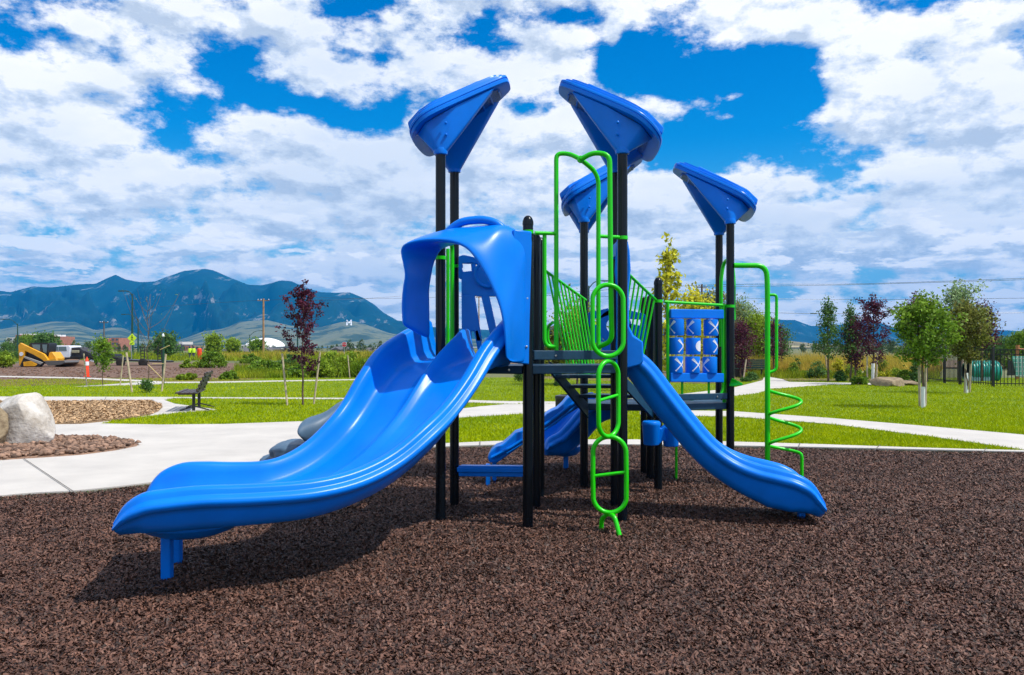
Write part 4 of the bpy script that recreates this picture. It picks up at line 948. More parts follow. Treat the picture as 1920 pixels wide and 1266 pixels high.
# meadow beyond the lawn
md = [(G(a, b).x, G(a, b).y) for a, b in [(1330, 722), (1462, 713), (1480, 716), (1700, 716), (1738, 712), (1738, 690), (2100, 690), (2100, 676), (900, 676), (1000, 712), (1200, 718)]]
sheet('garden_bed', md, LZ + .012, mat('bed_soil', (0.20, 0.13, 0.08), .95, col2=(.12, .09, .04), scale=2), 0)
def meadow(px0, px1, b0, b1, n, h, w, mm, name, label, hole=[]):
    y0, y1 = 1.6*F_PX/(b0 - HY), 1.6*F_PX/(b1 - HY); y = 1/(1/y0 + (1/y1 - 1/y0)*rng.random(n)); px = rng.uniform(px0, px1, n)
    pts = np.c_[(px - CX)/F_PX*y, y]
    cl = np.array([mnoise.noise(Vector((a*.35, b*.12, 3))) for a, b in pts]); pts = pts[(cl + rng.normal(0, .18, n)) > -.12]
    pts = pts[outside(pts, conc)]
    hv = h*np.array([max(.25, .75 + 1.1*mnoise.noise(Vector((a*.22, b*.10, 8)))) for a, b in pts])
    return blades(pts, 0.0, hv, w, name, M[mm], label, .3)
meadow(1385, 1760, 707, 676, 60000, .95, .05, 'drygrass', 'meadow_grass', 'tall golden ornamental grass behind the right-hand garden bed')
meadow(1385, 1760, 712, 690, 30000, .42, .05, 'weed', 'meadow_grass', 'low green growth among the golden grass on the right')
meadow(1000, 1240, 708, 680, 20000, .7, .06, 'weed', 'meadow_grass', 'green and straw weeds seen behind the play structure')
meadow(0, 1000, 677, 662, 36000, .8, .14, 'weed', 'meadow_grass', 'rough green weeds along the back of the building site')
meadow(400, 900, 676, 662, 26000, .9, .10, 'drygrass', 'meadow_grass', 'strip of straw-coloured grass behind the weeds on the left')
meadow(560, 860, 709, 680, 42000, .85, .06, 'weed', 'meadow_grass', 'dense green weeds behind the purple tree left of the slide')
meadow(440, 620, 711, 690, 12000, .45, .06, 'weed', 'meadow_grass', 'low green weeds spreading over the edge of the bare soil')
WS = [(640,704,655,90,'l_bright'),(690,706,662,80,'l_green'),(600,706,672,50,'l_bright'),(560,708,684,50,'l_green'),(730,706,668,70,'l_bright'),(500,700,676,70,'l_green'),(400,690,660,60,'l_green'),(365,690,672,50,'l_bright'),(430,712,696,30,'l_green'),(545,690,664,60,'l_dark'),(470,682,664,40,'l_green'),
      (6,690,658,34,'l_bright'),(60,664+14,646,60,'l_dark'),(5,676,640,50,'l_dark'),(350,713,700,34,'l_bright')]
lo2 = ['largest, right of the purple tree', 'beside the slide, right of the large bright one', 'just behind the purple tree', 'left of the purple tree trunk', 'half hidden by the double slide', 'behind the site left of the purple tree', 'beyond the soil behind the bench', 'small, beyond the soil left of the bench', 'at the edge of the soil right of the bench', 'dark, behind the purple tree\'s left stake', 'below the houses at the wooden pole', 'at the left edge behind the tracked loader', 'dark, above the tracked loader', 'tall and dark at the left edge', 'low clump at the soil edge left of the bench']
for q, w_ in zip(WS, lo2): shrub(*q, f'{words[q[4]]} wild bush {w_}', n=3800, leaf=.15, group='wild bushes round the building site', name='wild_bush', cat='bush')

# ------------------------------------------------------------------ park furniture
def park_bench(px, by, label, scale=1.0, rot=0.0, m_slat=None, group='park benches'):
    p = gp(px, by, CZ); root = empty('park_bench', p, label, 'bench', group); ms = m_slat or M['slat']
    Rz = Matrix.Rotation(rot, 3, 'Z')
    def W(x, y, z): return p + Rz @ Vector((x, y, z))
    Lh = .9
    # length along local Y, sitter faces local -X
    m = MB()
    for k in range(5): m.bar(W(-.36 + .105*k, -Lh, .445 + (.012 if k == 0 else 0)), W(-.36 + .105*k, Lh, .445 + (.012 if k == 0 else 0)), .088, .032)
    m.build('seat', ms, root, smooth=False, bevel=.008)
    m = MB()
    for k in range(5):
        x, z = .09 + .045*k, .52 + .095*k; m.bar(W(x, -Lh, z), W(x, Lh, z), .035, .08)
    m.build('backrest', ms, root, smooth=False, bevel=.008)
    for s in (-.55, .55):
        m = MB(); m.tube([W(-.02, s, -.02), W(-.02, s, .42)], .038, 12); m.tube(fillet([W(-.38, s, .41), W(.05, s, .41), W(.29, s, .95)], .1), .018, 8); m.tube(catmull([W(-.34, s, .01), W(-.14, s, .07), W(0, s, .10), W(.14, s, .07), W(.34, s, .01)], 4), .016, 8)
        m.build('leg', M['black'], root)
    return root
park_bench(370, 767, 'dark slatted park bench on a small concrete pad at the lawn edge, left', rot=R(15))
park_bench(1407, 708, 'far dark green bench beside the litter bin and garden bed', rot=R(75), m_slat=mat('bench_green', (.02, .07, .05), .5))
def litter_bin(px, by, ty, w, label):
    p = gp(px, by, CZ); h = hh(ty, p); r_ = wpx(w, p)/2; root = empty('litter_bin', p, label, 'litter bin', 'slatted litter bins')
    m = MB(); m.lathe(p, [(r_*.8, 0), (r_*.8, h*.88)], 20); m.build('liner', M['black'], root)
    m = MB()
    for k in range(20):
        a = k*math.pi/10; q = p + Vector((r_*math.cos(a), r_*math.sin(a), 0)); m.bar(q + Vector((0, 0, .04)), q + Vector((0, 0, h*.86)), .04, .012, Vector((math.cos(a), math.sin(a), 0)))
    m.build('slats', M['black'], root, smooth=False)
    m = MB(); m.lathe(p, [(r_*1.05, h*.86), (r_*1.08, h*.9), (r_*1.05, h*.97), (r_*.6, h), (r_*.58, h*.95)], 24); m.build('rim', M['black'], root)
litter_bin(1062, 806, 740, 40, 'black slatted litter bin on the path seen under the deck')
litter_bin(1386, 708, 682, 17, 'black litter bin left of the far bench')

# ------------------------------------------------------------------ black steel fence on the right with posts
FN = empty('steel_fence', gp(1738, 722), 'black steel picket fence round the toddler area at the right', 'fence')
fp = [gp(1738, 716), gp(1771, 719), gp(1800, 722), gp(1862, 726), gp(1925, 727), gp(2010, 728)]
fh = 1.52
for p in fp:
    m = MB(); m.box((p.x, p.y, p.z + fh/2 + .02), (.09, .09, fh + .1)); o = m.build('fence_post', M['black'], FN, smooth=False)
for a, b in zip(fp, fp[1:]):
    m = MB(); 
    for z in (.15, fh - .22, fh - .04): m.bar(a + Vector((0, 0, z)), b + Vector((0, 0, z)), .03, .035)
    n_ = int((b - a).length/.125)
    for k in range(1, n_): q = a.lerp(b, k/n_); m.box((q.x, q.y, q.z + fh/2 + .03), (.02, .02, fh - .08))
    m.build('picket_panel', M['black'], FN, smooth=False)
teal = mat('teal_plastic', (0.0, 0.22, 0.17), .35); 
TN = empty('play_tunnel', gp(1840, 716), 'teal ribbed play tunnel on the grass behind the black fence', 'play tunnel')
c = P(1838, 697, 37.5); m = MB(); prf = []
for k in range(9): prf += [(.50, -.62 + k*.155), (.53, -.62 + k*.155 + .05), (.50, -.62 + k*.155 + .11)]
m.lathe(c, prf + [(.44, .77), (.44, -.62)], 32, 'x')
mtn = m.build('tube', teal, TN)
m = MB(); m.box((c.x - .2, c.y - .1, .15), (.9, .7, .25)); m.build('cradle', mat('pale_blue', (.25, .45, .5), .5), TN, bevel=.04)
CW = empty('climbing_wall', gp(1906, 712), 'light teal gridded climbing board leaning behind the black fence', 'climbing board')
m = MB(); m.prism([P(1899, 668, 38), P(1925, 668, 38), P(1925, 706, 38), P(1905, 706, 38)], (0, .08, 0)); m.build('board', mat('pale_teal', (.12, .42, .34), .5), CW, smooth=False)
m = MB()
for k in range(5): y = 672 + k*8; m.bar(P(1900 + k, y, 37.95), P(1925, y, 37.95), .02, .03)
for k in range(3): m.bar(P(1908 + 7*k, 668, 37.95), P(1910 + 7*k, 706, 37.95), .03, .02, Vector((0, 1, 0)))
m.build('grid', mat('grid_grey', (.5, .6, .58), .5), CW, smooth=False)
m = MB(); m.prism([P(1893, 676, 38), P(1898, 676, 38), P(1904, 704, 38), P(1890, 704, 38)], (0, .1, 0)); m.build('brace', M['black'], CW, smooth=False)
m = MB(); a, b = P(1908, 647, 39), P(1908, 712, 39); m.tube([b, a], .085, 10); m.tube([P(1908, 654, 39), P(1925, 656, 39)], .04, 8); tag(m.build('timber_post', mat('orange_wood', (.45, .17, .06), .6)), 'orange-brown timber post above the climbing board at the right edge', 'post')

# ------------------------------------------------------------------ building site
yel = mat('loader_yellow', (0.72, 0.34, 0.01), .4, var=.12, scale=3); rub = mat('track_rubber', (.02, .018, .016), .8); glass = mat('cab_glass', (.12, .18, .2), .1); silver = mat('silver_paint', (.72, .76, .82), .3, coat=.4)
LD = empty('track_loader', gp(78, 688), 'yellow tracked skid loader on the bare soil at the left', 'loader'); YL_ = 64.0
def LP(px, py, d=0): return P(px, py, YL_ + d)
def slab(pl, d0, d1, name, mm, par, bevel=.02, hidden=None):
    m = MB(); m.prism([P(a, b, YL_ + d0) for a, b in pl], (0, d1 - d0, 0)); return m.build(name, mm, par, bevel=bevel, angle=30)
slab([(34,648),(38,643),(52,650),(82,664),(90,675),(104,671),(106,677),(86,681),(78,674),(62,665),(47,658),(45,672),(41,686),(36,686)], 0, .25, 'lift_arm', yel, LD)
slab([(34,648),(38,643),(52,650),(82,664),(90,675),(104,671),(106,677),(86,681),(78,674),(62,665),(47,658),(45,672),(41,686),(36,686)], 1.55, 1.8, 'lift_arm', yel, LD)
slab([(38,660),(60,656),(80,670),(84,682),(40,684)], .25, 1.55, 'body', M['black'], LD); m = MB(); q = LP(40, 664, -.01); m.lathe(q, [(.16, 0), (.16, -.03), (.001, -.03)], 16, 'y'); m.build('badge_disc', silver, LD)
slab([(44,670),(48,668),(76,680),(78,684),(72,689),(40,689),(37,686)], -.1, .30, 'track', rub, LD, .04); slab([(44,670),(48,668),(76,680),(78,684),(72,689),(40,689),(37,686)], 1.5, 1.9, 'track', rub, LD, .04)
slab([(43,679),(58,677),(70,683),(66,687),(44,687)], -.14, -.1, 'roller_frame', yel, LD); slab([(46,668),(80,680),(76,684),(44,671)], -.13, .0, 'track_cover', mat('dusty_steel', (.3,.29,.27), .6), LD)
cb_ = slab([(54,646),(57,643),(91,643),(92,646),(88,668),(74,666),(56,655)], .35, 1.5, 'cab', M['black'], LD); slab([(79,646),(88,646),(87,662),(81,660)], .33, .349, 'window', glass, cb_, 0); slab([(60,646),(75,646),(75,660),(62,653)], .33, .349, 'window', glass, cb_, 0)
slab([(92,661),(98,660),(106,672),(105,677),(88,677),(90,670)], .3, 1.5, 'coupler', yel, LD, .04)
slab([(82,677),(120,676),(123,680),(114,684),(90,686)], -.3, 2.1, 'bucket', mat('bucket_steel', (.10, .095, .09), .5), LD)
TR = empty('flatbed_truck', gp(140, 686), 'silver crew-cab flatbed truck parked behind the loader', 'truck'); YT = 70.0
def sl2(pl, d0, d1, name, mm, par, bevel=.03):
    m = MB(); m.prism([P(a, b, YT + d0) for a, b in pl], (0, d1 - d0, 0)); return m.build(name, mm, par, bevel=bevel, angle=30)
tc_ = sl2([(90,671),(92,661),(98,652),(105,648),(130,648),(132,651),(130,671)], 0, 1.9, 'cab', silver, TR, .06)
sl2([(95,658),(100,652),(105,650),(109,650),(109,658)], -.02, -.001, 'window', glass, tc_, 0); sl2([(110,650),(124,650),(125,658),(110,658)], -.02, -.001, 'window', glass, tc_, 0); sl2([(108.9,659),(109.4,659),(109.4,670),(108.9,670)], -.012, -.001, 'door_seam', M['black'], tc_, 0)
sl2([(131,668),(185,668),(185,673),(131,673)], -.1, 2.1, 'flatbed', M['black'], TR); sl2([(134,652),(148,651),(156,657),(170,662),(182,668),(134,668)], .2, 1.6, 'equipment_rack', mat('dark_load', (.03,.03,.035), .7, var=.7, scale=4), TR)
sl2([(134,657),(148,657),(148,662),(134,662)], .1, .19, 'tool_box', mat('khaki', (.35,.33,.22), .6), TR); sl2([(86,671),(131,671),(131,677),(88,677)], .1, 1.8, 'chassis', M['black'], TR)
for px in (100, 172, 137):
    q = P(px, 679, YT); wm = MB(); wm.lathe((q.x, YT + .1, q.z), [(.12, -.12), (.34, -.13), (.42, -.1), (.42, .12), (.34, .14)], 22, 'y'); w_ = wm.build('wheel', rub, TR); wm = MB(); wm.lathe((q.x, YT - .03, q.z), [(.22, -.01), (.2, -.03), (.06, -.02), (.05, -.05), (.001, -.05)], 16, 'y'); wm.build('rim', silver, w_)
TRL = empty('equipment_trailer', gp(255, 686), 'black low equipment trailer with raised ramps beside the truck', 'trailer')
YT = 69.0
sl2([(197,670),(222,670),(222,674),(306,677),(306,680),(197,676)], 0, 2.2, 'bed', M['black'], TRL, .02); sl2([(199,664),(215,664),(216,669),(200,669)], .3, 1.6, 'winch_box', M['black'], TRL)
for px in (264, 296):
    m = MB(); 
    for dx in (0, 7): m.bar(P(px+dx, 677, YT+.2), P(px+dx, 649, YT+.2), .06, .06, Vector((0,1,0)))
    for k in range(5): m.bar(P(px, 674-k*5.5, YT+.2), P(px+7, 674-k*5.5, YT+.2), .05, .05)
    m.build('ramp', M['black'], TRL, smooth=False)
for px in (226, 268):
    q = P(px, 680, YT); wm = MB(); wm.lathe((q.x, YT, q.z), [(.1, -.12), (.30, -.13), (.36, -.1), (.36, .12), (.3, .14)], 20, 'y'); wm.build('wheel', rub, TRL)
# soil heap
m = MB(); m.add(*blob((P(146,688,67).x, 66.5, .0), (1.5, 1.1, .62), 4.4, amp=.2)); o = m.build('soil_heap', M['dirt']); tag(o, 'small heap of brown soil between the loader and the truck', 'soil heap')
# channeliser
orange = mat('safety_orange', (.85, .06, .01), .45); CN = empty('traffic_marker', gp(163, 707.5), 'tall slim orange traffic cone with a white band on the thin path', 'traffic cone'); pc = gp(163, 707.5, CZ)
m = MB(); m.lathe(pc, [(.20, 0), (.20, .04), (.12, .05), (.075, .95), (.03, 1.02), (.03, 1.06), (.001, 1.07)], 20); m.build('body', orange, CN); m = MB(); m.lathe(pc, [(.104, .62), (.098, .82)], 20); m.build('band', M['white'], CN)
m = MB(); m.box(pc + Vector((0, 0, .015)), (.5, .45, .03)); m.build('base', M['black'], CN, smooth=False)
for px, l in ((356, 'left of two distant workers in yellow-green vests beyond the soil'), (363, 'right of two distant workers in yellow-green vests beyond the soil')):
    Y = 110; q = P(px, 0, Y); m = MB(); m.lathe((q.x, Y, 0), [(.15,0),(.17,.5),(.19,.88),(.22,.95),(.25,1.35),(.18,1.5),(.07,1.53),(.07,1.58),(.11,1.64),(.11,1.74),(.05,1.82),(.001,1.83)], 12)
    o = m.build('person', mat('work_clothes', (.05,.06,.10), .8)); tag(o, l, 'person', 'distant site workers'); OFF[o.name] = Vector((0,0,0)); m = MB(); m.lathe((q.x, Y, 0), [(.235,.90),(.265,1.35),(.20,1.50)], 12); m.build('vest', mat('hi_vis', (.55,.85,.02), .6), o)
m = MB(); q = P(374, 662, 105); m.lathe((q.x, 105, 0), [(.38,0),(.38,.06),(.30,.1),(.29,1.4),(.2,1.5),(.001,1.52)], 16); tag(m.build('traffic_drum', orange), 'orange traffic drum standing on the far side of the site', 'traffic drum')

# ------------------------------------------------------------------ poles, lamps, signs
lampg = mat('lamp_green', (.01, .06, .04), .4)
def lamp(px, by_dist, ty, arm, label, group='street lamps along the far road'):
    Y = by_dist; b = Vector(((px - CX)/F_PX*Y, Y, 0)); t = P(px, ty, Y); root = empty('street_lamp', b, label, 'street lamp', group)
    m = MB(); m.tube([b - Vector((0,0,.06)), b.lerp(t, .5), t], [.16, .13, .08], 10); m.build('pole', lampg, root)
    e = arm; L_ = abs(e)/F_PX*Y; s = 1 if e > 0 else -1
    m = MB(); m.tube(catmull([t - Vector((0,0,.3)), t + Vector((s*L_*.35, 0, L_*.22)), t + Vector((s*L_*.7, 0, L_*.34)), t + Vector((s*L_, 0, L_*.36))], 4), .055, 8); m.build('arm', lampg, root)
    m = MB(); m.box(t + Vector((s*(L_ + .35), 0, L_*.35)), (.8, .3, .14)); m.build('lamp_head', lampg, root, bevel=.04)
lamp(248, 105, 551, -15, 'tall dark green street lamp with its arm to the left, above the crossing sign'); lamp(259, 150, 598, -24, 'street lamp just right of the tallest one'); lamp(33, 150, 607, -24, 'street lamp rising behind the loader at the left')
lamp(468, 200, 628, 22, 'small street lamp in front of the white dome'); lamp(558, 150, 588, -18, 'street lamp half hidden by the purple tree'); lamp(1104, 90, 536, 26, 'street lamp seen between the green hoops of the climber')
def upole(px, Y, ty, arms, label, mm='oldwood', r0=.16):
    b = Vector(((px-CX)/F_PX*Y, Y, 0)); t = P(px, ty, Y); root = empty('utility_pole', b, label, 'utility pole', 'wooden utility poles')
    m = MB(); m.tube([b - Vector((0,0,.06)), t], [r0, r0*.7], 10); m.build('pole', M[mm], root)
    w = arms/F_PX*Y; m = MB(); m.box(t - Vector((0, 0, .35)), (w, .12, .12)); m.build('crossarm', M[mm], root, smooth=False)
    for k in (-.45, -.2, .45):
        m = MB(); q = t + Vector((w*k, 0, -.25)); m.lathe(q, [(.05, 0), (.08, .06), (.05, .12), (.07, .17), (.001, .2)], 8); m.build('insulator', M['white'], root)
    return t
upole(494, 140, 560, 22, 'new tan wooden utility pole in front of the white dome', 'polewood', .2); upole(195, 170, 602, 16, 'small weathered utility pole left of the crossing sign')
tR = upole(1316, 95, 533, 18, 'dark weathered utility pole behind the noughts and crosses panel'); upole(898, 120, 553, 12, 'thin brown utility pole seen through the slide hood', 'polewood', .12)
def wire(pts, label):
    m = MB(); m.tube(catmull(pts, 8), .022, 5); tag(m.build('power_line', M['black']), label, 'power line', 'overhead power lines')
wire([P(560,556,150), P(700,560,150), P(960,553,120), P(1316,535,95), P(1620,532,95), P(2000,519,90)], 'highest overhead line, running right from the weathered pole')
wire([P(1316,538,96), P(1620,533.5,96), P(2000,522,91)], 'second overhead line close below the highest'); wire([P(1000,554,125), P(1316,558,110), P(1620,562,110), P(2000,558,100)], 'thin middle overhead line on the right')
wire([P(1380,584,85), P(1516,588,85), P(1740,588,85), P(2000,586,85)], 'lowest overhead line crossing behind the right-hand trees'); wire([P(300,575,160), P(494,563,140), P(640,562,150), P(800,552,160)], 'faint line running from the new tan pole')
m = MB(); q = P(1526, 588, 84.8); m.box(q, (.75, .12, .10)); tag(m.build('line_fitting', lampg, bevel=.03), 'small dark fitting hanging on the lowest overhead line', 'line fitting')
# pedestrian crossing sign
fy = mat('sign_lime', (.70, .95, .02), .5); YS = 92.0; b = Vector(((247-CX)/F_PX*YS, YS, 0)); CS = empty('crossing_sign', b, 'yellow-green diamond pedestrian crossing sign below the tallest street lamp', 'road sign')
m = MB(); m.tube([b - Vector((0,0,.06)), P(246, 628, YS)], .04, 8); m.build('pole', M['steel'], CS)
c = P(247.5, 634, YS - .08); s_ = .53; m = MB(); m.prism([c + Vector((-s_, 0, 0)), c + Vector((0, 0, -s_)), c + Vector((s_, 0, 0)), c + Vector((0, 0, s_))], (0, .02, 0)); sg = m.build('sign_plate', fy, CS, smooth=False)
m = MB(); m.lathe(c + Vector((.0, -.006, .27)), [(.055, 0), (.055, -.006)], 12, 'y')
for a_, b_ in (((0, .2), (0, -.05)), ((0, -.05), (-.12, -.30)), ((0, -.05), (.12, -.30)), ((0, .17), (.13, .0)), ((0, .17), (-.12, .02))): m.bar(c + Vector((a_[0], -.008, a_[1])), c + Vector((b_[0], -.008, b_[1])), .05, .01, Vector((0, 1, 0)))
m.build('walking_symbol', M['black'], sg, smooth=False)
c2 = P(247.5, 644, YS - .08); m = MB(); m.box(c2, (.55, .02, .36)); sg = m.build('arrow_plate', fy, CS, smooth=False); m = MB(); m.bar(c2 + Vector((.15, -.016, .10)), c2 + Vector((-.12, -.016, -.08)), .05, .01, Vector((0,1,0))); m.add([c2 + Vector(v) for v in ((-.2,-.018,-.13),(-.02,-.018,-.11),(-.17,-.018,.03))], [(0,1,2)]); m.build('arrow', M['black'], sg, smooth=False)
# stop sign in the distance
YS = 120.0; b = Vector(((645.5-CX)/F_PX*YS, YS, 0)); SS = empty('stop_sign', b, 'small red octagonal STOP sign beyond the weeds left of the slide', 'road sign'); m = MB(); m.tube([b - Vector((0,0,.06)), P(645.5, 641, YS)], .04, 8); m.build('pole', M['steel'], SS)
c = P(645.5, 646, YS-.08); oc = lambda r_, dy=0: [c + Vector((r_*math.cos(R(22.5+45*k)), dy, r_*math.sin(R(22.5+45*k)))) for k in range(8)]
m = MB(); m.prism(oc(.40), (0, .02, 0)); sp_ = m.build('sign_plate', M['white'], SS, smooth=False); m = MB(); m.prism(oc(.36, -.012), (0, .008, 0)); m.build('red_face', mat('sign_red', (.55, .01, .015), .5), sp_, smooth=False)
def text(s, loc, size, mm, parent, name='lettering', rotx=90, ext=.004):
    cu = bpy.data.curves.new(name, 'FONT'); cu.body = s; cu.size = size; cu.align_x = 'CENTER'; cu.align_y = 'CENTER'; cu.extrude = ext
    t = bpy.data.objects.new(name + '_tmp', cu); C.objects.link(t); bpy.context.view_layer.update(); dg = bpy.context.evaluated_depsgraph_get(); me = bpy.data.meshes.new_from_object(t.evaluated_get(dg)); bpy.data.objects.remove(t)
    me.transform(Matrix.Rotation(R(rotx), 4, 'X')); me.materials.clear(); me.materials.append(mm); o = bpy.data.objects.new(name, me); C.objects.link(o); off = OFF.get(parent.name, Vector((0,0,0))) if parent else Vector((0,0,0)); o.parent = parent; o.location = Vector(loc) - off; return o
text('STOP', c + Vector((0, -.02, 0)), .28, M['white'], sp_)

# ------------------------------------------------------------------ far buildings
brick = mat('brick', (.36, .15, .10), .85, var=.2, scale=.6); pale = mat('pale_wall', (.62, .60, .56), .8); redw = mat('red_wall', (.30, .07, .06), .8); win = mat('far_window', (.07, .09, .12), .2); roofg = mat('grey_roof', (.10, .10, .11), .8, var=.2, scale=1); wht = mat('white_roof', (.80, .80, .80), .6); tan_ = mat('tan_wall', (.40, .33, .25), .85)
def block(root, x0, x1, ty, Y, dep, mm, name='wall', floors=0, cols=0):
    a, b = P(x0, ty, Y), P(x1, ty, Y); m = MB(); m.box(((a.x+b.x)/2, Y + dep/2, a.z/2 - .03), (b.x-a.x, dep, a.z + .06)); w = m.build(name, mm, root, smooth=False)
    for i in range(floors):
        z = a.z*(i+.55)/floors
        for j in range(cols):
            x = a.x + (b.x-a.x)*(j+.5)/cols; m = MB(); m.box((x, Y - .03, z), ((b.x-a.x)/cols*.5, .06, a.z/floors*.45)); m.build('window', win, w, smooth=False)
    return w
BH = empty('hospital_building', P(70, 652, 600), 'long white and brick institutional building below the foothills at far left', 'building')
for x0, x1, ty, dp, mm, fl, co in ((12,30,633,0,pale,3,3),(29,51,628,-3,brick,3,3),(51,68,632,2,pale,3,3),(66,88,631,0,pale,3,4),(86,100,630,-3,redw,3,2),(99,108,632,0,pale,3,2),(107,113,631,-2,brick,3,1)): block(BH, x0, x1, ty, 600 + dp, 20, mm, 'wall', fl, co)
for x0, x1, ty in ((34,50,626.5),(74,88,628.5),(92,104,628)): a, b = P(x0, ty, 598), P(x1, ty, 598); m = MB(); m.box(((a.x+b.x)/2, 606, a.z - .6), (b.x-a.x, 12, 1.6)); m.build('roof_plant', wht, BH, smooth=False)
BB = empty('brick_building', P(208, 655, 520), 'brick building with stepped red roof behind the trailer', 'building')
for x0, x1, ty, dp in ((196,203,634,0),(202,210,637,2),(208,223,633.5,-2)): block(BB, x0, x1, ty, 520 + dp, 16, brick, 'wall', 3, 2)
BS = empty('low_building', P(350, 655, 420), 'low grey and brick building group beyond the site left of the houses', 'building')
for x0, x1, ty, dp, mm in ((322,345,646,0,roofg),(344,357,649,-4,brick),(334,342,641,3,pale),(357,382,648,2,tan_)): block(BS, x0, x1, ty, 420 + dp, 14, mm, 'wall', 1, 3)
# white dome
DM = empty('dome_building', P(497, 655, 520), 'large white domed arena beyond the houses', 'dome')
c = P(497, 652, 560); rw = 38/F_PX*560; hz = (652-632)/F_PX*560; m = MB(); prof_ = [(rw*math.cos(t), max(0, hz*math.sin(t))**1.0) for t in np.linspace(0, math.pi/2 - .001, 12)]
m.lathe((c.x, c.y, 1.0), [(rw, -1.05)] + prof_, 40); m.build('roof', wht, DM)
m = MB(); m.lathe((c.x - 6, c.y - 4, 1.0), [(rw*1.02, -1.05), (rw*1.02, 2.2), (rw*.95, 2.4)], 40); m.build('wall', pale, DM)
def house(px, w, ridge, eave, Y, label, mm=tan_):
    a, b = P(px - w/2, eave, Y), P(px + w/2, eave, Y); rz = P(px, ridge, Y).z; root = empty('house', ((a.x+b.x)/2, Y, 0), label, 'house', 'houses beyond the weeds'); d = 9; 
    m = MB(); m.box(((a.x+b.x)/2, Y + d/2, a.z/2 - .03), (b.x-a.x, d, a.z + .06)); w_ = m.build('wall', mm, root, smooth=False)
    for k in (.22, .5, .78): q = a.lerp(b, k); m = MB(); m.box((q.x, Y - .03, a.z*.5), ((b.x-a.x)*.12, .06, a.z*.4)); m.build('window', win, w_, smooth=False)
    L_ = (b.x-a.x)/2 + .6; cx_ = (a.x+b.x)/2; cy_ = Y + d/2; e = a.z - .1
    m = MB(); V_ = [(cx_-L_, cy_-d/2-.6, e), (cx_+L_, cy_-d/2-.6, e), (cx_+L_, cy_+d/2+.6, e), (cx_-L_, cy_+d/2+.6, e), (cx_-L_*.65, cy_, rz), (cx_+L_*.65, cy_, rz)]
    m.add(V_, [(0,1,5,4), (2,3,4,5), (1,2,5), (3,0,4), (0,3,2,1)]); m.build('roof', roofg, root, smooth=False)
    m = MB(); gx = cx_ - L_*.3; m.prism([(gx-1.6, Y-1.2, e), (gx+1.6, Y-1.2, e), (gx, Y-1.2, e + (rz-e)*.75)], (0, 3.5, 0)); m.build('gable', roofg, root, smooth=False)
for px, w, r_, e_, Y, l in ((412,26,655,661,260,'dark-roofed house left of the double-gabled one'), (434,26,652,660,250,'grey-roofed gabled house left of the tan utility pole'), (458,26,651.5,659,255,'grey-roofed house just left of the tan utility pole'), (385,22,657,662,300,'low house at the left end of the house row'), (507,22,651,660,250,'brown house right of the tan utility pole'), (636,30,650,655,320,'pale flat house roof beyond the weeds by the stop sign'), (708,22,655,661,300,'low house just left of the double slide'), (690,18,652,660,330,'small house seen between stop sign and slide')): house(px, w, r_, e_, Y, l)
FB = empty('flat_roof_building', P(532, 655, 230), 'dark modern building with a wide flat blue-grey roof behind the purple tree', 'building'); block(FB, 513, 552, 655.5, 230, 10, tan_, 'wall', 1, 5)
a, b = P(511, 653, 228), P(556, 651, 228); m = MB(); m.prism([Vector((a.x, 228, a.z)), Vector((b.x, 228, b.z)), Vector((b.x, 228, b.z + .35)), Vector((a.x, 228, a.z + .35))], (0, 14, 0)); m.build('roof', mat('bluegrey_roof', (.16,.20,.24), .5), FB, smooth=False)
BK = empty('shed_building', P(1467, 655, 150), 'grey gabled shed seen right of the spiral climber', 'building'); block(BK, 1455, 1466, 650, 150, 5, mat('grey_wall', (.35,.38,.42), .8)); block(BK, 1471, 1476, 645, 150, 2, tan_, 'silo')

# ------------------------------------------------------------------ far trees, seen as one mass
def treeline(segs, name, label, seed):
    rr = random.Random(seed); cs = []
    for (x0, x1, top, Y, dn) in segs:
        for k in range(dn):
            px = rr.uniform(x0, x1); YY_ = Y*rr.uniform(.85, 1.2); h = (HY - top)/F_PX*Y + 1.6; h *= rr.uniform(.55, 1.05); w = h*rr.uniform(.5, .9)
            for j in range(46):
                a = rr.uniform(0, 6.28); t = rr.random()**.5; z = h*rr.uniform(.05, 1); rad = w/2*t*math.sin(math.pi*min(.95, .25 + .7*z/h))
                cs.append(((px-CX)/F_PX*YY_ + rad*math.cos(a), YY_ + rad*math.sin(a), z, h))
    cs = np.array(cs); n = len(cs)*5; idx = rng.integers(0, len(cs), n); c = cs[idx]
    s = c[:, 3]*.10; ctr = c[:, :3] + rng.normal(0, 1, (n, 3))*(c[:, 3]*.06)[:, None]
    u = rng.normal(0, 1, (n, 3)); u /= np.linalg.norm(u, axis=1)[:, None]; v = np.cross(u, rng.normal(0, 1, (n, 3))); v /= np.linalg.norm(v, axis=1)[:, None]
    V = np.stack([ctr - u*s[:, None]/2, ctr + v*s[:, None]/2, ctr + u*s[:, None]/2, ctr - v*s[:, None]/2], 1).reshape(-1, 3)
    o = rawmesh(name, V, np.arange(4*n).reshape(-1, 4), M['l_far']); tag(o, label, 'trees', kind='stuff')
M['l_far'] = mat('far_leaf', (0.09, 0.15, 0.03), .7, col2=(.035, .075, .025), scale=.05, island=.4)
treeline([(-60,60,636,230,16),(0,180,640,330,30),(100,240,646,300,24),(220,330,645,260,22),(320,480,648,330,34),(480,640,648,400,30),(620,780,646,360,30),(30,70,630,260,6),(280,310,636,220,4),(640,720,640,300,10)], 'far_treeline', 'band of dark green trees along the horizon on the left', 1)
treeline([(780,1100,646,360,50),(1080,1400,640,260,46),(1395,1560,654,500,44),(1500,1920,640,240,60),(1690,2050,622,170,34),(1640,1740,640,200,16)], 'far_treeline', 'band of dark green trees along the horizon on the right', 2)
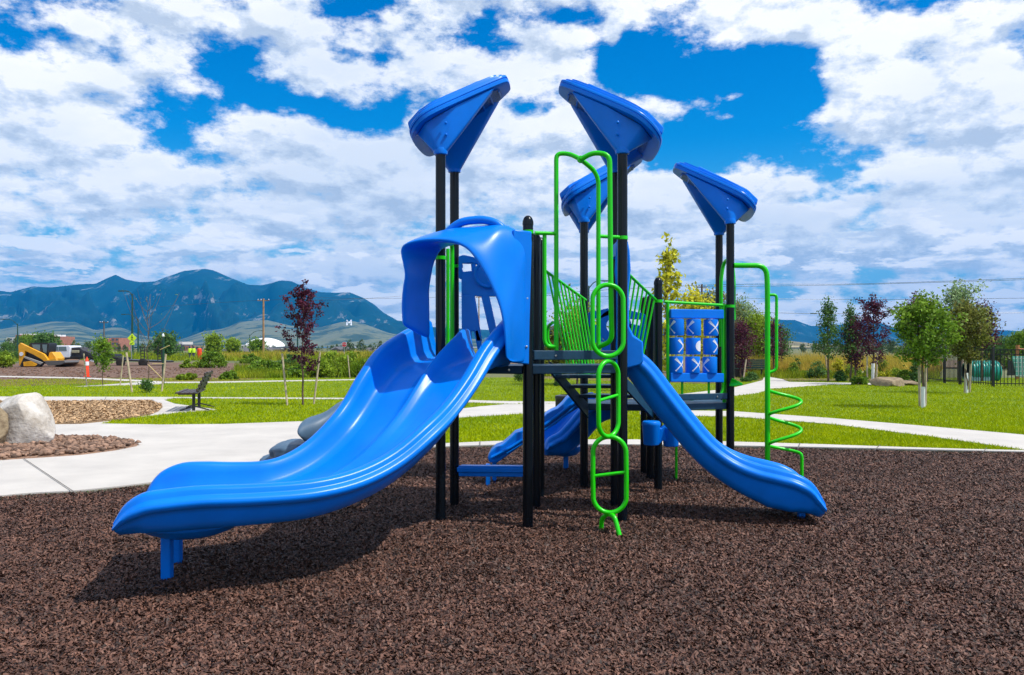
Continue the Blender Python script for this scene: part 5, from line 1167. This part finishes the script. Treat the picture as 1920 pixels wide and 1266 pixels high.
TL2 = [(90,690-22,630,30,'l_dark','dark tree behind the loader cab',150),(310,0,632,30,'l_dark','dark green tree behind the dark post',120),(400,0,630,16,'l_bright','slender light green tree left of the houses',150),(436,0,640,20,'l_bright','small light tree in front of the gabled house',170),(484,0,641,24,'l_green','small tree left of the tan pole',180),(60,0,632,50,'l_green','broad green tree before the far left building',200)]
for i, (px, _, ty, w, mm, l, Y) in enumerate(TL2):
    b = Vector(((px-CX)/F_PX*Y, Y, 0)); h = (HY-ty)/F_PX*Y + 1.6; tree('leafy_tree', b, h, w/F_PX*Y, h*.15, M[mm], l, group='trees beyond the site', n=2600, leaf=.42, seed=50+i, shape='round', spread=.4, nb=20)

# ------------------------------------------------------------------ mountains
def ridge(name, sil, Y0, Y1, foot, m_, seed, amp, rows=70, colsn=420, x0=None, x1=None):
    """terrain rising from depth Y1 (foot) to the crest at depth Y0 whose skyline follows sil"""
    sil = np.array(sil, float); xs = np.linspace(sil[0, 0], sil[-1, 0], colsn)
    ys = np.interp(xs, sil[:, 0], sil[:, 1]); V = np.zeros((rows + 8, colsn, 3))
    for i, (px, py) in enumerate(zip(xs, ys)):
        X0 = (px - CX)/F_PX*Y0; zc = CAMH - (py - HY)/F_PX*Y0
        for j in range(rows + 8):
            t = j/(rows-1)
            if t <= 1:
                Y = Y1 + (Y0 - Y1)*t; base = foot + (zc - foot)*(t**1.35)
                env = math.sin(math.pi*min(t, 1)**1.0)**1.1*min(1, (1.02-t)*4)
            else: Y = Y0 + (t-1)*(Y0-Y1)*1.5; base = foot + (zc - foot)*(1 - (t-1)*4); env = 0
            sx = X0/700.; sy = Y/1500.
            wx_ = mnoise.noise(Vector((sx*.9, sy*1.3, seed)))*1.1; sx += wx_; sy += wx_*.8; r1 = 1 - abs(mnoise.noise(Vector((sx*1.1 + seed, sy*1.3, 0))))*2; r2 = 1 - abs(mnoise.noise(Vector((sx*2.7 + seed, sy*3.1, 5))))*2; r3 = mnoise.noise(Vector((sx*9, sy*9, seed)))
            n_ = (r1*.6 + r2*.32 + r3*.18 - .35)
            V[j, i] = (X0*(Y/Y0)**.25 if False else X0*Y/Y0, Y, base + n_*amp*env*max(.15, (zc-foot)/600))
    F = []
    idx = np.arange((rows+8)*colsn).reshape(rows+8, colsn)
    F = np.stack([idx[:-1, :-1], idx[:-1, 1:], idx[1:, 1:], idx[1:, :-1]], 2).reshape(-1, 4)
    o = rawmesh(name, V.reshape(-1, 3), F, m_, smooth=True); o['kind'] = 'structure'; return o
def mtn_mat(name, forest, meadow_, scale, thr, rock=None):
    m = bpy.data.materials.new(name); m.use_nodes = True; nt = m.node_tree; L = nt.links; b = nt.nodes['Principled BSDF']; b.inputs['Roughness'].default_value = .95; b.inputs['Specular IOR Level'].default_value = .1
    tc = nt.nodes.new('ShaderNodeTexCoord'); n = nt.nodes.new('ShaderNodeTexNoise'); n.inputs['Scale'].default_value = scale; n.inputs['Detail'].default_value = 12; n.inputs['Roughness'].default_value = .7; mp_ = nt.nodes.new('ShaderNodeMapping'); mp_.inputs['Scale'].default_value = (1, .22, 1); L.new(tc.outputs['Object'], mp_.inputs[0]); L.new(mp_.outputs[0], n.inputs['Vector'])
    r = nt.nodes.new('ShaderNodeValToRGB'); L.new(n.outputs[0], r.inputs[0]); r.color_ramp.elements[0].position = thr; r.color_ramp.elements[1].position = thr + .05
    r.color_ramp.elements[0].color = (*forest, 1); r.color_ramp.elements[1].color = (*meadow_, 1)
    e = r.color_ramp.elements.new(thr - .2); e.color = (*[x*.6 for x in forest], 1)
    L.new(r.outputs[0], b.inputs['Base Color']); return m
MT = mtn_mat('forested_slope', (.010, .045, .040), (.22, .22, .20), .0055, .585)
FT = mtn_mat('grass_foothill', (.045, .080, .06), (.15, .165, .10), .006, .46)
ridge('mountains', [(-2600,600),(-2000,560),(-1500,575),(-1100,540),(-800,566),(-500,560),(-300,548),(-150,556),(0,545),(20,548),(60,537),(95,539),(150,533),(180,532),(200,522),(217,515),(235,524),(262,529),(290,528),(310,520),(345,508),(385,504),(400,507),(430,520),(465,534),(490,535),(505,532),(525,526),(545,527),(575,540),(600,548),(630,549),(655,548),(680,558),(700,570),(720,587),(745,601),(790,612),(900,618),(1000,622),(1150,626)], 8000, 4800, 20, MT, 1.3, 330, colsn=760)
ridge('mountains', [(1150,640),(1280,606),(1340,601),(1400,598),(1450,598),(1470,600),(1490,600),(1520,611),(1560,612),(1580,608),(1620,600),(1640,602),(1665,610),(1700,625),(1750,628),(1850,618),(2000,625),(2300,630)], 8500, 6000, 10, MT, 4.1, 120, rows=40)
ridge('foothills', [(-2600,636),(-1500,620),(-900,632),(-500,628),(-200,610),(0,618),(40,611),(100,603),(140,604),(160,612),(180,620),(205,614),(230,615),(262,628),(330,640),(380,622),(420,616),(450,603),(500,600),(545,611),(600,614),(640,604),(662,602),(690,610),(730,625),(780,632),(1000,640)], 4600, 2300, 4, FT, 6.2, 60, rows=50)
ridge('foothills', [(1380,648),(1440,641),(1480,639),(1520,644),(1600,648),(1900,650)], 2400, 1500, 2, mtn_mat('dry_foothill', (.20,.17,.08), (.36,.31,.17), .004, .5), 2.2, 14, rows=30)
# white letter laid out on the hillside
ML = empty('hillside_letter', P(654.5, 606, 4500), 'white letter M laid out on the foothill slope left of the slide', 'letter')
from mathutils.bvhtree import BVHTree
hills = [o for o in scene.objects if o.name.startswith('foothills') or o.name.startswith('mountains')]
trees_ = [BVHTree.FromPolygons([v.co for v in o.data.vertices], [p.vertices[:] for p in o.data.polygons]) for o in hills]
def hill(px, py):
    d = P(px, py, 1000) - Vector((0, 0, CAMH)); d.normalize(); best = None
    for t in trees_:
        h_ = t.ray_cast(Vector((0, 0, CAMH)), d)
        if h_[0] is not None and (best is None or h_[3] < best[3]): best = h_
    return best[0] - d*12
m = MB()
for a_, b_ in (((-4.0, -4.6), (-4.0, 4.6)), ((4.0, -4.6), (4.0, 4.6)), ((-4, -3.6), (0, 1.2)), ((4, -3.6), (0, 1.2)), ((-5.4, 4.6), (-2.6, 4.6)), ((5.4, 4.6), (2.6, 4.6))):
    dx, dy = b_[0]-a_[0], b_[1]-a_[1]; l_ = math.hypot(dx, dy); nx, ny = -dy/l_*.95, dx/l_*.95; K = 6; up_, lo2_ = [], []
    for k in range(K+1):
        x, y = 654.5 + a_[0] + dx*k/K, 604.5 + a_[1] + dy*k/K; up_.append(hill(x + nx, y + ny)); lo2_.append(hill(x - nx, y - ny))
    m.add(up_ + lo2_, [(k, k+1, K+2+k, K+1+k) for k in range(K)])
m.build('strokes', M['white'], ML, smooth=False)

# ------------------------------------------------------------------ air
if HAZE:
    m = MB(); m.box((0, 4500, 449), (26000, 13000, 902)); hz = m.build('haze', None or bpy.data.materials.new('haze_air'), smooth=False); hz['kind'] = 'stuff'; hz['label'] = 'pale blue air between the park and the mountains'
    hm = hz.data.materials[0]; hm.use_nodes = True; nt = hm.node_tree; nt.nodes.clear(); o_ = nt.nodes.new('ShaderNodeOutputMaterial'); pv = nt.nodes.new('ShaderNodeVolumePrincipled'); pv.inputs['Color'].default_value = HAZE_COL; pv.inputs['Density'].default_value = HAZE; pv.inputs['Anisotropy'].default_value = .0
    nt.links.new(pv.outputs[0], o_.inputs['Volume'])
